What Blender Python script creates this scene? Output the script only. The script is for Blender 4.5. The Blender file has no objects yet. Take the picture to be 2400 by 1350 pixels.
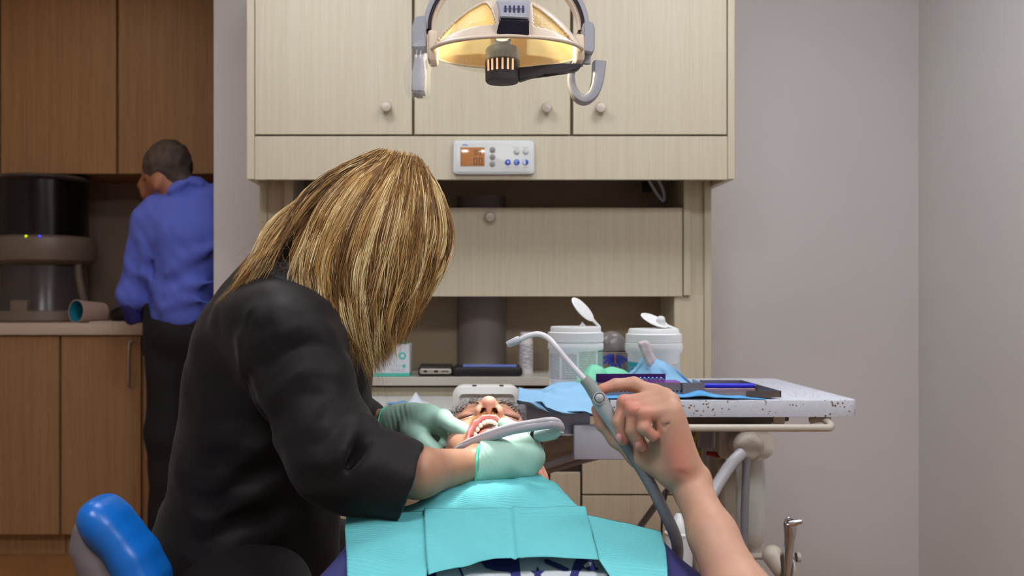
import bpy, bmesh, math, random
import numpy as np
from mathutils import Vector, Matrix, Euler
rnd = random.Random(7)
nrs = np.random.RandomState(11)
SC = bpy.context.scene
COL = SC.collection
PI = math.pi

# ---------------------------------------------------------------- camera
CAMZ, FPX, CX, CY = 1.13, 2200.0, 1100.0, 700.0
def X(px, d): return (px - CX) / FPX * d
def Z(py, d): return CAMZ - (py - CY) / FPX * d
def P(px, py, d): return Vector((X(px, d), d, Z(py, d)))
cam_d = bpy.data.cameras.new('camera'); cam = bpy.data.objects.new('camera', cam_d); COL.objects.link(cam)
cam.location = (0, 0, CAMZ); cam.rotation_euler = (PI/2, 0, 0)
cam_d.sensor_width = 36; cam_d.lens = FPX / 2400 * 36
cam_d.shift_x = (1200 - CX) / 2400; cam_d.shift_y = (CY - 675) / 2400
cam_d.clip_start = .05; cam_d.clip_end = 40
cam_d.dof.use_dof = True; cam_d.dof.focus_distance = 1.5; cam_d.dof.aperture_fstop = 6.3
SC.camera = cam
SC.view_settings.view_transform = 'Standard'; SC.view_settings.look = 'None'
SC.view_settings.gamma = 1; SC.view_settings.use_curve_mapping = False
SC.view_settings.exposure = 0.06
SC.cycles.use_denoising = True
SC.cycles.max_bounces = 7; SC.cycles.diffuse_bounces = 4; SC.cycles.transparent_max_bounces = 8
SC.cycles.use_adaptive_sampling = True; SC.cycles.adaptive_threshold = .06
SC.cycles.sample_clamp_indirect = 6

# ---------------------------------------------------------------- materials
def lin(c):
    if isinstance(c, (int, float)): c = (c, c, c)
    o = []
    for v in c[:3]:
        v = v / 255.0
        o.append(v / 12.92 if v <= .04045 else ((v + .055) / 1.055) ** 2.4)
    return tuple(o) + (1.0,)
class NT:
    def __init__(s, name):
        s.m = bpy.data.materials.new(name); s.m.use_nodes = True
        s.t = s.m.node_tree; s.b = s.t.nodes['Principled BSDF']; s.out = s.t.nodes['Material Output']
    def n(s, typ, **kw):
        nd = s.t.nodes.new(typ)
        for k, v in kw.items():
            if k in nd.inputs.keys() if isinstance(k, str) else False: nd.inputs[k].default_value = v
            else: setattr(nd, k, v)
        return nd
    def l(s, a, b): s.t.links.new(a, b)
def mat(name, col, rough=.5, metal=0., spec=.5, noise=None, bump=0, bscale=200, trans=0, coat=0, sss=0, emis=None, es=0, alpha=1, vcol=None, ior=1.45, sheen=0, stretch=(1, 1, 1), sssr=(.012,.005,.003)):
    """noise=(scale, amount): colour value varies procedurally by +-amount"""
    q = NT(name); b = q.b
    b.inputs['Base Color'].default_value = lin(col)
    b.inputs['Roughness'].default_value = rough; b.inputs['Metallic'].default_value = metal
    b.inputs['Specular IOR Level'].default_value = spec; b.inputs['IOR'].default_value = ior
    b.inputs['Transmission Weight'].default_value = trans; b.inputs['Coat Weight'].default_value = coat
    b.inputs['Alpha'].default_value = alpha
    if sheen: b.inputs['Sheen Weight'].default_value = sheen
    if sss:
        b.inputs['Subsurface Weight'].default_value = sss
        b.inputs['Subsurface Radius'].default_value = sssr; b.inputs['Subsurface Scale'].default_value = 1.0
    if emis is not None:
        b.inputs['Emission Color'].default_value = lin(emis); b.inputs['Emission Strength'].default_value = es
    tc = q.n('ShaderNodeTexCoord'); mp = q.n('ShaderNodeMapping'); mp.inputs['Scale'].default_value = stretch
    q.l(tc.outputs['Object'], mp.inputs['Vector'])
    src = None
    if vcol:
        at = q.n('ShaderNodeAttribute'); at.attribute_name = vcol; src = at.outputs['Color']
    if noise or bump:
        nz = q.n('ShaderNodeTexNoise'); nz.inputs['Scale'].default_value = noise[0] if noise else bscale
        nz.inputs['Detail'].default_value = 5; q.l(mp.outputs['Vector'], nz.inputs['Vector'])
    if noise:
        hs = q.n('ShaderNodeHueSaturation')
        mr = q.n('ShaderNodeMapRange'); mr.inputs['From Min'].default_value = .3; mr.inputs['From Max'].default_value = .7
        mr.inputs['To Min'].default_value = 1 - noise[1]; mr.inputs['To Max'].default_value = 1 + noise[1]
        q.l(nz.outputs['Fac'], mr.inputs['Value']); q.l(mr.outputs['Result'], hs.inputs['Value'])
        if src: q.l(src, hs.inputs['Color'])
        else: hs.inputs['Color'].default_value = lin(col)
        src = hs.outputs['Color']
    if src: q.l(src, b.inputs['Base Color'])
    if bump:
        n2 = q.n('ShaderNodeTexNoise'); n2.inputs['Scale'].default_value = bscale; n2.inputs['Detail'].default_value = 4
        q.l(mp.outputs['Vector'], n2.inputs['Vector'])
        bp = q.n('ShaderNodeBump'); bp.inputs['Strength'].default_value = bump; bp.inputs['Distance'].default_value = .002
        q.l(n2.outputs['Fac'], bp.inputs['Height']); q.l(bp.outputs['Normal'], b.inputs['Normal'])
    return q.m
def wood(name, c1, c2, rough=.45, sx=60, sz=2.0, fine=260):
    q = NT(name); tc = q.n('ShaderNodeTexCoord'); mp = q.n('ShaderNodeMapping'); mp.inputs['Scale'].default_value = (sx, sx, sz)
    q.l(tc.outputs['Object'], mp.inputs['Vector'])
    nz = q.n('ShaderNodeTexNoise'); nz.inputs['Scale'].default_value = 1; nz.inputs['Detail'].default_value = 6; nz.inputs['Distortion'].default_value = .3
    q.l(mp.outputs['Vector'], nz.inputs['Vector'])
    mp2 = q.n('ShaderNodeMapping'); mp2.inputs['Scale'].default_value = (fine, fine, 6); q.l(tc.outputs['Object'], mp2.inputs['Vector'])
    n2 = q.n('ShaderNodeTexNoise'); n2.inputs['Scale'].default_value = 1; n2.inputs['Detail'].default_value = 3; q.l(mp2.outputs['Vector'], n2.inputs['Vector'])
    ad = q.n('ShaderNodeMath', operation='ADD'); q.l(nz.outputs['Fac'], ad.inputs[0]); q.l(n2.outputs['Fac'], ad.inputs[1])
    mr = q.n('ShaderNodeMapRange'); mr.inputs['From Min'].default_value = .75; mr.inputs['From Max'].default_value = 1.25; q.l(ad.outputs[0], mr.inputs['Value'])
    mx = q.n('ShaderNodeMix', data_type='RGBA'); mx.inputs['A'].default_value = lin(c1); mx.inputs['B'].default_value = lin(c2)
    q.l(mr.outputs['Result'], mx.inputs['Factor']); q.l(mx.outputs['Result'], q.b.inputs['Base Color'])
    q.b.inputs['Roughness'].default_value = rough
    return q.m

# ---------------------------------------------------------------- object plumbing
def wloc(o):
    v = Vector((0, 0, 0))
    while o: v += o.location; o = o.parent
    return v
def tag(o, label=None, cat=None, group=None, kind=None):
    if label: o['label'] = label
    if cat: o['category'] = cat
    if group: o['group'] = group
    if kind: o['kind'] = kind
    return o
def thing(name, label, cat, loc=(0, 0, 0), group=None):
    o = bpy.data.objects.new(name, None); COL.objects.link(o); o.location = Vector(loc); o.empty_display_size = .05
    return tag(o, label, cat, group)
class MB:
    """collects shapes (world coordinates) and links them as one mesh"""
    def __init__(s): s.v = []; s.f = []; s.n = 0; s.fm = []; s.cm = 0; s.col = []
    def add(s, vs, fs):
        vs = [tuple(p) for p in vs]
        s.v += vs; s.f += [tuple(i + s.n for i in f) for f in fs]; s.n += len(vs); s.fm += [s.cm] * len(fs)
        return s
    def bm(s, b, M=None):
        if M is not None: b.transform(M)
        b.verts.index_update()
        s.add([v.co[:] for v in b.verts], [[v.index for v in f.verts] for f in b.faces]); b.free(); return s
    def box(s, x0, x1, y0, y1, z0, z1, bev=0, M=None, seg=2):
        b = bmesh.new(); bmesh.ops.create_cube(b, size=1)
        for v in b.verts:
            v.co = ((x0 if v.co.x < 0 else x1), (y0 if v.co.y < 0 else y1), (z0 if v.co.z < 0 else z1))
        bev = min(bev, .49*min(abs(x1-x0), abs(y1-y0), abs(z1-z0)))
        if bev > 0: bmesh.ops.bevel(b, geom=b.edges[:], offset=bev, segments=seg, affect='EDGES', profile=.5)
        bmesh.ops.recalc_face_normals(b, faces=b.faces[:])
        return s.bm(b, M)
    def rbox(s, c, size, r, depth_bev=0, M=None, axis='y', seg=6):
        """plate with rounded outline in the plane normal to axis; c centre, size (w,d,h)"""
        w, d, h = size; pts = []
        r = min(r, w/2 - 1e-5, h/2 - 1e-5)
        for (sx, sz, a0) in ((1, 1, 0), (-1, 1, 90), (-1, -1, 180), (1, -1, 270)):
            for k in range(seg + 1):
                a = math.radians(a0 + 90 * k / seg)
                pts.append((sx * (w/2 - r) + r * math.cos(a), sz * (h/2 - r) + r * math.sin(a)))
        b = bmesh.new(); rings = []
        db = depth_bev
        prof = [(-d/2, db), (-d/2 + db*.3, db*.3), (-d/2 + db, 0), (d/2 - db, 0), (d/2 - db*.3, db*.3), (d/2, db)] if db > 0 else [(-d/2, 0), (d/2, 0)]
        for (yy, ins) in prof:
            sc_x = (w/2 - ins) / (w/2); sc_z = (h/2 - ins) / (h/2)
            ring = []
            for (px_, pz_) in pts:
                if axis == 'y': co = (px_*sc_x, yy, pz_*sc_z)
                elif axis == 'z': co = (px_*sc_x, pz_*sc_z, yy)
                else: co = (yy, px_*sc_x, pz_*sc_z)
                ring.append(b.verts.new(Vector(co) + Vector(c)))
            rings.append(ring)
        n = len(pts)
        for a, c2 in zip(rings[:-1], rings[1:]):
            for i in range(n): b.faces.new((a[i], a[(i+1) % n], c2[(i+1) % n], c2[i]))
        b.faces.new(rings[0]); b.faces.new(rings[-1][::-1])
        bmesh.ops.recalc_face_normals(b, faces=b.faces[:])
        return s.bm(b, M)
    def cyl(s, a, b_, r, r2=None, seg=24, caps=True):
        a = Vector(a); b_ = Vector(b_); r2 = r if r2 is None else r2
        return s.tube([a, b_], [r, r2], seg, caps)
    def tube(s, pts, r, seg=12, caps=True, flat=None):
        pts = [Vector(p) for p in pts]; n = len(pts)
        rs = r if hasattr(r, '__len__') else [r] * n
        t0 = (pts[1] - pts[0]).normalized()
        up = Vector((0, 0, 1)) if abs(t0.z) < .9 else Vector((1, 0, 0))
        nrm = (up - t0 * up.dot(t0)).normalized(); vs = []; fs = []; rings = []
        for i, p in enumerate(pts):
            t = ((pts[min(i+1, n-1)] - pts[max(i-1, 0)])).normalized()
            nrm = (nrm - t * nrm.dot(t)).normalized(); bn = t.cross(nrm)
            k = flat or 1.0
            for j in range(seg):
                a = 2*PI*j/seg; vs.append(p + (nrm * math.cos(a) * k + bn * math.sin(a)) * rs[i])
        for i in range(n - 1):
            for j in range(seg):
                fs.append((i*seg+j, i*seg+(j+1) % seg, (i+1)*seg+(j+1) % seg, (i+1)*seg+j))
        if caps: fs.append(tuple(range(seg))[::-1]); fs.append(tuple((n-1)*seg + j for j in range(seg)))
        return s.add(vs, fs)
    def lathe(s, prof, c=(0, 0, 0), axis=(0, 0, 1), seg=40, a0=0, a1=2*PI, M=None):
        c = Vector(c); ax = Vector(axis).normalized()
        u = (Vector((1, 0, 0)) if abs(ax.x) < .9 else Vector((0, 1, 0))); u = (u - ax*u.dot(ax)).normalized(); w = ax.cross(u)
        full = abs(a1 - a0 - 2*PI) < 1e-6; m = seg if full else seg + 1
        vs = []; fs = []
        for (r, h) in prof:
            for j in range(m):
                a = a0 + (a1 - a0) * j / seg
                p = c + ax*h + (u*math.cos(a) + w*math.sin(a))*max(r, 1e-5)
                vs.append(M @ p if M is not None else p)
        for i in range(len(prof) - 1):
            for j in range(seg):
                j2 = (j + 1) % m if full else j + 1
                fs.append((i*m + j, i*m + j2, (i+1)*m + j2, (i+1)*m + j))
        return s.add(vs, fs)
    def prism(s, poly, thick, plane='xz', at=0, bev=0):
        """polygon (list of 2-tuples) extruded along the third axis from at to at+thick"""
        b = bmesh.new()
        def co(p, t): return (p[0], t, p[1]) if plane == 'xz' else ((p[0], p[1], t) if plane == 'xy' else (t, p[0], p[1]))
        A = [b.verts.new(co(p, at)) for p in poly]; B = [b.verts.new(co(p, at + thick)) for p in poly]
        b.faces.new(A); b.faces.new(B[::-1]); n = len(poly)
        for i in range(n): b.faces.new((A[i], B[i], B[(i+1) % n], A[(i+1) % n]))
        if bev: bmesh.ops.bevel(b, geom=b.edges[:], offset=bev, segments=2, affect='EDGES')
        bmesh.ops.triangulate(b, faces=[f for f in b.faces if len(f.verts) > 4])
        bmesh.ops.recalc_face_normals(b, faces=b.faces[:])
        return s.bm(b)
    def build(s, name, m, parent=None, smooth=True, label=None, loc=None, ang=40):
        o = raw(name, s.v, s.f, m, parent, smooth, loc, ang, s.fm)
        if label: o['label'] = label
        return o
def raw(name, V, F, m, parent=None, smooth=True, loc=None, ang=40, fm=None, cols=None):
    me = bpy.data.meshes.new(name)
    base = wloc(parent) if parent else Vector(loc or (0, 0, 0))
    V = np.asarray([tuple(p) for p in V] if not isinstance(V, np.ndarray) else V, dtype=np.float64) - np.array(base[:])
    me.from_pydata(V.tolist() if not isinstance(F, np.ndarray) else V, [], F if not isinstance(F, np.ndarray) else F.tolist())
    ms = m if isinstance(m, (list, tuple)) else [m]
    for q in ms: me.materials.append(q)
    if fm is not None and len(ms) > 1:
        me.polygons.foreach_set('material_index', [min(i, len(ms)-1) for i in fm])
    if cols is not None:
        ca = me.color_attributes.new('Col', 'FLOAT_COLOR', 'POINT')
        ca.data.foreach_set('color', np.c_[cols, np.ones(len(cols))].astype(np.float32).ravel())
    if smooth:
        me.shade_smooth()
        if ang and ang < 180: me.set_sharp_from_angle(angle=math.radians(ang))
    me.update()
    o = bpy.data.objects.new(name, me); COL.objects.link(o)
    if parent: o.parent = parent
    else: o.location = base
    return o
def struct(name, mb, m, smooth=False):
    o = mb.build(name, m, None, smooth); o['kind'] = 'structure'; return o
def copy_tree(o, parent=None):
    c = o.copy(); COL.objects.link(c); c.parent = parent
    for ch in list(o.children): copy_tree(ch, c)
    return c
def catmull(pts, n=8):
    pts = [Vector(p) for p in pts]; out = []
    q = [pts[0]*2 - pts[1]] + pts + [pts[-1]*2 - pts[-2]]
    for i in range(1, len(q) - 2):
        for k in range(n):
            t = k / n; a, b, c, d = q[i-1], q[i], q[i+1], q[i+2]
            out.append(.5*((2*b) + (c - a)*t + (2*a - 5*b + 4*c - d)*t*t + (3*b - a - 3*c + d)*t**3))
    out.append(pts[-1]); return out
def arr(p): return np.array(tuple(p), dtype=np.float32)

# ---------------------------------------------------------------- SDF sculpting (union of smooth primitives -> surface nets)
def rc(a, b, r1, r2=None):
    a = arr(a); b = arr(b); r2 = r1 if r2 is None else r2
    ba = b - a; L = float(ba @ ba) + 1e-12
    def f(p):
        pa = p - a; h = np.clip((pa @ ba) / L, 0, 1)
        return np.sqrt(((pa - h[..., None]*ba)**2).sum(-1)) - (r1 + (r2 - r1)*h)
    lo = np.minimum(a - r1, b - r2); hi = np.maximum(a + r1, b + r2)
    lo = np.minimum(lo, np.minimum(a, b) - max(r1, r2)); hi = np.maximum(hi, np.maximum(a, b) + max(r1, r2))
    return f, lo, hi
def rotm(e): return np.array(Euler([math.radians(q) for q in e]).to_matrix(), dtype=np.float32)
def el(c, r, rot=None):
    """ellipsoid; rot = 3x3 array whose columns are its axes, or euler degrees"""
    c = arr(c); r = arr(r)
    R = np.eye(3, dtype=np.float32) if rot is None else (rotm(rot) if len(np.shape(rot)) == 1 else np.asarray(rot, dtype=np.float32))
    def f(p):
        q = (p - c) @ R; k0 = np.sqrt(((q / r)**2).sum(-1)); k1 = np.sqrt(((q / (r*r))**2).sum(-1)) + 1e-9
        return k0 * (k0 - 1) / k1
    m = float(r.max()); return f, c - m, c + m
def rb(c, h, rr, rot=None):
    c = arr(c); h = arr(h)
    R = np.eye(3, dtype=np.float32) if rot is None else (rotm(rot) if len(np.shape(rot)) == 1 else np.asarray(rot, dtype=np.float32))
    def f(p):
        q = np.abs((p - c) @ R) - (h - rr)
        return np.sqrt((np.maximum(q, 0)**2).sum(-1)) + np.minimum(q.max(-1), 0) - rr
    m = float(np.sqrt((h*h).sum())); return f, c - m, c + m
def chain(pts, rs): return [rc(pts[i], pts[i+1], rs[i], rs[i+1]) for i in range(len(pts) - 1)]
def sdf_mesh(ops, h, off=0., post=None, bounds=None, pad=None):
    """ops: list of (kind, k, prim) kind u/s/i, or ('d', 0, func(P)->delta)"""
    if bounds is None:
        lo = np.min([o[2][1] for o in ops if o[0] == 'u'], 0); hi = np.max([o[2][2] for o in ops if o[0] == 'u'], 0)
    else: lo, hi = arr(bounds[0]), arr(bounds[1])
    pad = pad if pad is not None else off + 3*h + .004
    lo = lo - pad; hi = hi + pad
    n = np.ceil((hi - lo)/h).astype(int) + 1
    ax = [lo[i] + h*np.arange(n[i], dtype=np.float32) for i in range(3)]
    D = np.full(n, 1.0, dtype=np.float32)
    def sub(l, g):
        s = []
        for i in range(3):
            a = max(0, int((l[i] - lo[i])/h) - 1); b = min(n[i], int((g[i] - lo[i])/h) + 2); s.append(slice(a, max(a, b)))
        return tuple(s)
    def pts(s): 
        g = np.meshgrid(*[ax[i][s[i]] for i in range(3)], indexing='ij'); return np.stack(g, -1).astype(np.float32)
    for kind, k, pr in ops:
        if kind == 'd':
            s = (slice(0, n[0]),)*1 + (slice(0, n[1]), slice(0, n[2]))
            m = np.abs(D) < .05
            idx = np.argwhere(m)
            if len(idx): D[m] += pr((lo + idx*h).astype(np.float32))
            continue
        f, l, g = pr[0], arr(pr[1]), arr(pr[2]); m = k + .03
        s = sub(l - m, g + m)
        if kind == 'i': s = (slice(0, n[0]), slice(0, n[1]), slice(0, n[2]))
        if any(q.stop <= q.start for q in s): continue
        d = f(pts(s)); cur = D[s]
        if kind == 'u':
            if k > 0:
                hh = np.maximum(k - np.abs(cur - d), 0)/k; D[s] = np.minimum(cur, d) - hh*hh*k*.25
            else: D[s] = np.minimum(cur, d)
        else:
            e = -d if kind == 's' else d
            if k > 0:
                hh = np.maximum(k - np.abs(cur - e), 0)/k; D[s] = np.maximum(cur, e) + hh*hh*k*.25
            else: D[s] = np.maximum(cur, e)
    D -= off
    D[0] = D[-1] = 1; D[:, 0] = D[:, -1] = 1; D[:, :, 0] = D[:, :, -1] = 1
    return surface_nets(D, lo, h)
def surface_nets(D, lo, h):
    S = D < 0; n = D.shape
    c = [S[i:n[0]-1+i, j:n[1]-1+j, k:n[2]-1+k] for i in (0, 1) for j in (0, 1) for k in (0, 1)]
    cnt = sum(x.astype(np.int8) for x in c); act = (cnt > 0) & (cnt < 8)
    ci = np.argwhere(act); idx = -np.ones(act.shape, dtype=np.int64); idx[act] = np.arange(len(ci))
    acc = np.zeros((len(ci), 3)); w = np.zeros(len(ci))
    cor = [(i, j, k) for i in (0, 1) for j in (0, 1) for k in (0, 1)]
    for a in cor:
        for axn in range(3):
            if a[axn]: continue
            b = list(a); b[axn] = 1
            da = D[ci[:, 0]+a[0], ci[:, 1]+a[1], ci[:, 2]+a[2]]; db = D[ci[:, 0]+b[0], ci[:, 1]+b[1], ci[:, 2]+b[2]]
            m = (da < 0) != (db < 0); t = np.where(m, da/np.where(m, da - db, 1), 0)
            p = np.tile(np.array(a, float), (len(ci), 1)); p[:, axn] += t
            acc += p*m[:, None]; w += m
    V = (ci + acc/w[:, None])*h + lo
    F = []
    for axn in range(3):
        u, v = [(1, 2), (2, 0), (0, 1)][axn]
        sl0 = [slice(None)]*3; sl1 = [slice(None)]*3
        sl0[axn] = slice(0, -1); sl1[axn] = slice(1, None)
        A = S[tuple(sl0)]; B = S[tuple(sl1)]; e = np.argwhere(A != B)
        ok = (e[:, u] > 0) & (e[:, v] > 0) & (e[:, u] < n[u]-1) & (e[:, v] < n[v]-1); e = e[ok]
        def g(du, dv):
            q = e.copy(); q[:, u] -= du; q[:, v] -= dv; return idx[q[:, 0], q[:, 1], q[:, 2]]
        quad = np.stack([g(0, 0), g(1, 0), g(1, 1), g(0, 1)], 1)
        flip = ~A[e[:, 0], e[:, 1], e[:, 2]]
        quad[flip] = quad[flip][:, ::-1]
        F.append(quad)
    F = np.concatenate(F); F = F[(F >= 0).all(1)]
    return V, F
def smooth_mesh(V, F, it=2, lam=.5):
    e = np.concatenate([F[:, [0, 1]], F[:, [1, 2]], F[:, [2, 3]], F[:, [3, 0]]]); e = np.concatenate([e, e[:, ::-1]])
    deg = np.bincount(e[:, 0], minlength=len(V))[:, None]
    for _ in range(it):
        S = np.stack([np.bincount(e[:, 0], weights=V[e[:, 1], i], minlength=len(V)) for i in range(3)], 1)
        V = V + lam*(S/np.maximum(deg, 1) - V)
    return V
def sculpt(name, ops, h, m, parent=None, off=0., it=2, colf=None, bounds=None, label=None):
    V, F = sdf_mesh(ops, h, off, bounds=bounds); V = smooth_mesh(V, F, it)
    cols = colf(V) if colf else None
    o = raw(name, V, F, m, parent, True, None, 180, cols=cols)
    if label: o['label'] = label
    return o
# cheap smooth 3-D noise for folds: sums of sines in random directions
def folds(seed, n=5, f0=20, amp=.004, dirs=None):
    r = np.random.RandomState(seed); K = r.randn(n, 3)
    K /= np.linalg.norm(K, axis=1)[:, None]
    if dirs is not None: K = np.array([np.array(d)/np.linalg.norm(d) for d in dirs]) + .25*K[:len(dirs)]
    F = f0*(.7 + .8*r.rand(len(K))); ph = r.rand(len(K))*6.3
    def f(p):
        s = 0
        for k, q, a in zip(K, F, ph): s = s + np.sin((p @ k.astype(np.float32))*q + a + 1.2*np.sin(p[..., 0]*q*.6 + p[..., 2]*q*.35))
        return amp*s/len(K)
    return f
def vc(c): return np.array(lin(c)[:3])
# ================================================================ materials shared by the room
M_wall = mat('wall paint warm grey', (208, 205, 203), .85, bump=.08, bscale=400, noise=(3, .015))
M_ceil = mat('ceiling paint', (215, 213, 208), .9)
M_lam = wood('pale ash laminate', (194, 185, 160), (203, 195, 171), .42, 70, 1.0)
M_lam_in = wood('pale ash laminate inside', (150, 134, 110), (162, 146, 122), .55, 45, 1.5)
M_oak = wood('honey oak laminate', (150, 112, 74), (170, 130, 88), .45, 60, 1.0)
M_floor = wood('oak strip floor', (142, 98, 58), (166, 118, 74), .35, 8, 8, 60)
M_nickel = mat('brushed nickel', (176, 166, 156), .35, .85)
M_gap = mat('dark reveal', (46, 36, 30), .9)
M_white = mat('white plastic', (222, 224, 224), .35)
M_offw = mat('warm white enamel', (212, 205, 190), .35)
M_grey = mat('light grey plastic', (150, 150, 156), .4)
M_dgrey = mat('dark grey plastic', (70, 68, 72), .4)
M_black = mat('black plastic', (22, 20, 22), .35)
M_chrome = mat('polished steel', (190, 190, 195), .18, 1)
M_steel = mat('steel tray metal', (150, 152, 165), .3, .9)
M_ltube = mat('light grey rubber hose', (165, 166, 172), .35)
M_tube = mat('mid grey rubber hose', (122, 122, 128), .4)

# ================================================================ setting
YW = 3.55                       # the wall behind the treatment cabinet
XL = X(501, YW)
struct('wall_back', MB().box(XL, 1.82, YW, YW + .1, 0, 2.75), M_wall)
struct('wall_right', MB().box(X(2153, YW), 1.85, -1.6, YW, 0, 2.75), M_wall)
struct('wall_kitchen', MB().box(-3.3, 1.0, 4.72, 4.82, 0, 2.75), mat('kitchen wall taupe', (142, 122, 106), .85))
struct('wall_left', MB().box(-3.4, -3.3, -1.6, 4.82, 0, 2.75), M_wall)
struct('wall_front', MB().box(-3.3, 1.85, -1.7, -1.6, 0, 2.75), M_wall)
struct('floor', MB().box(-3.4, 1.85, -1.7, 4.82, -.05, 0), M_floor)
struct('ceiling', MB().box(-3.4, 1.85, -1.7, 4.82, 2.75, 2.8), M_ceil)

M_lampw = mat('ceiling lamp diffuser', (255, 255, 255), .5, emis=(246, 248, 255), es=14)
M_fill = mat('added fill panel diffuser', (255, 255, 255), .5, emis=(250, 248, 252), es=27)
def troffer(cx, cy, label, w=.6, l=.6, es=None):
    t = thing('ceiling_light', label, 'ceiling light', (cx, cy, 2.75), 'recessed ceiling lights')
    f = MB()
    for a in (-1, 1):
        f.box(cx + a*w/2 - .015, cx + a*w/2 + .015, cy - l/2 - .015, cy + l/2 + .015, 2.72, 2.75)
        f.box(cx - w/2, cx + w/2, cy + a*l/2 - .015, cy + a*l/2 + .015, 2.72, 2.75)
    f.build('frame', M_white, t, False)
    MB().box(cx - w/2 + .015, cx + w/2 - .015, cy - l/2 + .015, cy + l/2 - .015, 2.728, 2.749).build('diffuser', es or M_lampw, t, False)
troffer(-.55, 2.25, 'square ceiling light panel in front of the left cabinet doors')
troffer(.85, 2.25, 'square ceiling light panel in front of the right cabinet doors')
troffer(-.7, .3, 'added unseen fill light panel above and left of the patient chair foot', es=M_fill)  # front pair added out of view as fill light from the camera side
troffer(1.0, .3, 'added unseen fill light panel above and right of the patient chair foot', es=M_fill)
M_lampd = mat('dim warm ceiling lamp diffuser', (255, 255, 255), .5, emis=(255, 225, 190), es=4)
troffer(-1.9, 3.3, 'dim warm ceiling light panel before the kitchenette', es=M_lampd)

# ================================================================ kitchenette beyond the partition
DK, DU = 4.1, 4.36
zc = Z(757, DK); zcb = Z(785, DK)
def kx(px, d=DK): return X(px, d)
# worktop
tag(MB().box(-3.28, .9, DK - .02, 4.72, zcb, zc, .004).build('worktop', mat('cream laminate worktop', (205, 188, 172), .35)), 'cream laminate kitchenette worktop with grey machine standing on it', 'worktop')
def base_cab(x0, x1, hside, label):
    t = thing('base_cabinet', label, 'cabinet', ((x0+x1)/2, 4.4, 0), 'oak base cabinets under the kitchenette worktop')
    b = MB().box(x0, x1, DK + .022, 4.72, Z(1253, DK) + .001, zcb - .001).build('body', M_oak, t, False)
    MB().box(x0, x1, DK + .06, DK + .08, 0, Z(1253, DK)).build('plinth', M_oak, t, False)
    d = MB().box(x0 + .004, x1 - .004, DK, DK + .02, Z(1253, DK), zcb - .006, .002).build('door', M_oak, t, False)
    if hside is not None:
        hx = hside; z1 = Z(802, DK); z0 = Z(906, DK)
        h = MB().tube(catmull([(hx, DK, z1), (hx, DK - .028, z1 - .012), (hx, DK - .034, (z0+z1)/2), (hx, DK - .028, z0 + .012), (hx, DK, z0)], 6), .0055, 10)
        for z in (z0, z1): h.cyl((hx, DK + .001, z), (hx, DK - .008, z), .010)
        h.build('handle', M_nickel, d)
base_cab(kx(-160), kx(-62), None, 'oak base cabinet at the left end of the kitchenette')
base_cab(kx(-61), kx(140), None, 'oak base cabinet with a plain door under the grey machine')
base_cab(kx(142), kx(332), kx(308), 'oak base cabinet with bow handle left of the man in blue')
base_cab(kx(334), kx(520), kx(352), 'oak base cabinet mostly hidden behind the man in blue')
def wall_cab(x0, x1, label):
    t = thing('wall_cabinet', label, 'cabinet', ((x0+x1)/2, 4.5, Z(407, DU)), 'oak wall cabinets of the kitchenette')
    MB().box(x0, x1, DU + .022, 4.72, Z(407, DU) + .002, 2.6).build('body', M_oak, t, False)
    MB().box(x0 + .004, x1 - .004, DU, DU + .02, Z(407, DU), 2.59, .002).build('door', M_oak, t, False)
wall_cab(X(-160, DU), X(-1, DU), 'oak wall cabinet at the left end of the kitchenette')
wall_cab(X(0, DU), X(274, DU), 'tall oak wall cabinet above the round grey machine')
wall_cab(X(276, DU), X(540, DU), "tall oak wall cabinet above the man's bent head")

# round countertop machine (grey drum body with a black drum above)
def machine():
    d = 4.42; cx = X(105, d); z0 = zc
    zz = lambda py: Z(py, d)
    t = thing('countertop_machine', 'grey round machine with black drum top and two small indicator lights', 'machine', (cx, d, zc))
    M_m = mat('taupe plastic', (118, 104, 92), .4); M_md = mat('dark smoke plastic', (74, 66, 66), .22); M_bk = mat('black glossy drum', (20, 14, 14), .2)
    r = lambda px: px/FPX*d
    MB().lathe([(0, 0), (r(118), 0), (r(122), .01), (r(120), .05), (r(60), .062), (0, .062)], (cx, d, z0)).build('base', M_m, t)
    MB().lathe([(r(104), .05), (r(94), zz(620)-z0-.12), (r(92), zz(618)-z0), (0, zz(618)-z0)], (cx, d, z0)).build('lower_drum', M_md, t)
    for sx in (-1, 1):
        MB().tube([(cx + sx*r(104), d - .04, z0 + .05), (cx + sx*r(92), d - .06, zz(650)), (cx + sx*r(90), d - .06, zz(620))], .018, 10).build('side_strut', M_m, t)
    pr = [(0, zz(622)), (r(100), zz(622)), (r(113), zz(612)), (r(116), zz(595)), (r(116), zz(572)), (r(113), zz(562)), (r(98), zz(556)), (0, zz(555))]
    MB().lathe([(a, b - z0) for a, b in pr], (cx, d, z0), seg=60).build('collar', M_m, t)
    MB().lathe([(r(97), zz(556)-z0), (r(96), zz(430)-z0), (0, zz(430)-z0)], (cx, d, z0), seg=60).build('upper_drum', M_bk, t)
    MB().lathe([(0, zz(432)-z0), (r(97), zz(430)-z0), (r(104), zz(424)-z0), (r(100), zz(418)-z0), (0, zz(416)-z0)], (cx, d, z0), seg=60).build('lid', M_md, t)
    MB().box(cx - .05, cx + .03, d - .24, d - .16, z0 + .02, z0 + .10, .01).build('latch', M_m, t)
    rr = r(108)
    for px, c in ((61, (190, 220, 20)), (93, (50, 70, 255))):
        yy = d - math.sqrt(rr*rr - (X(px, d - .2)-cx)**2) - .012; x = X(px, yy)
        MB().lathe([(0, .004), (.004, .003), (.006, 0)], (x, yy, Z(560, d) - .002), (0, -1, .5), 12).build('indicator_light', mat('led', c, .5, emis=c, es=1.2), t, label='tiny glowing indicator light')
machine()
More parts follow.
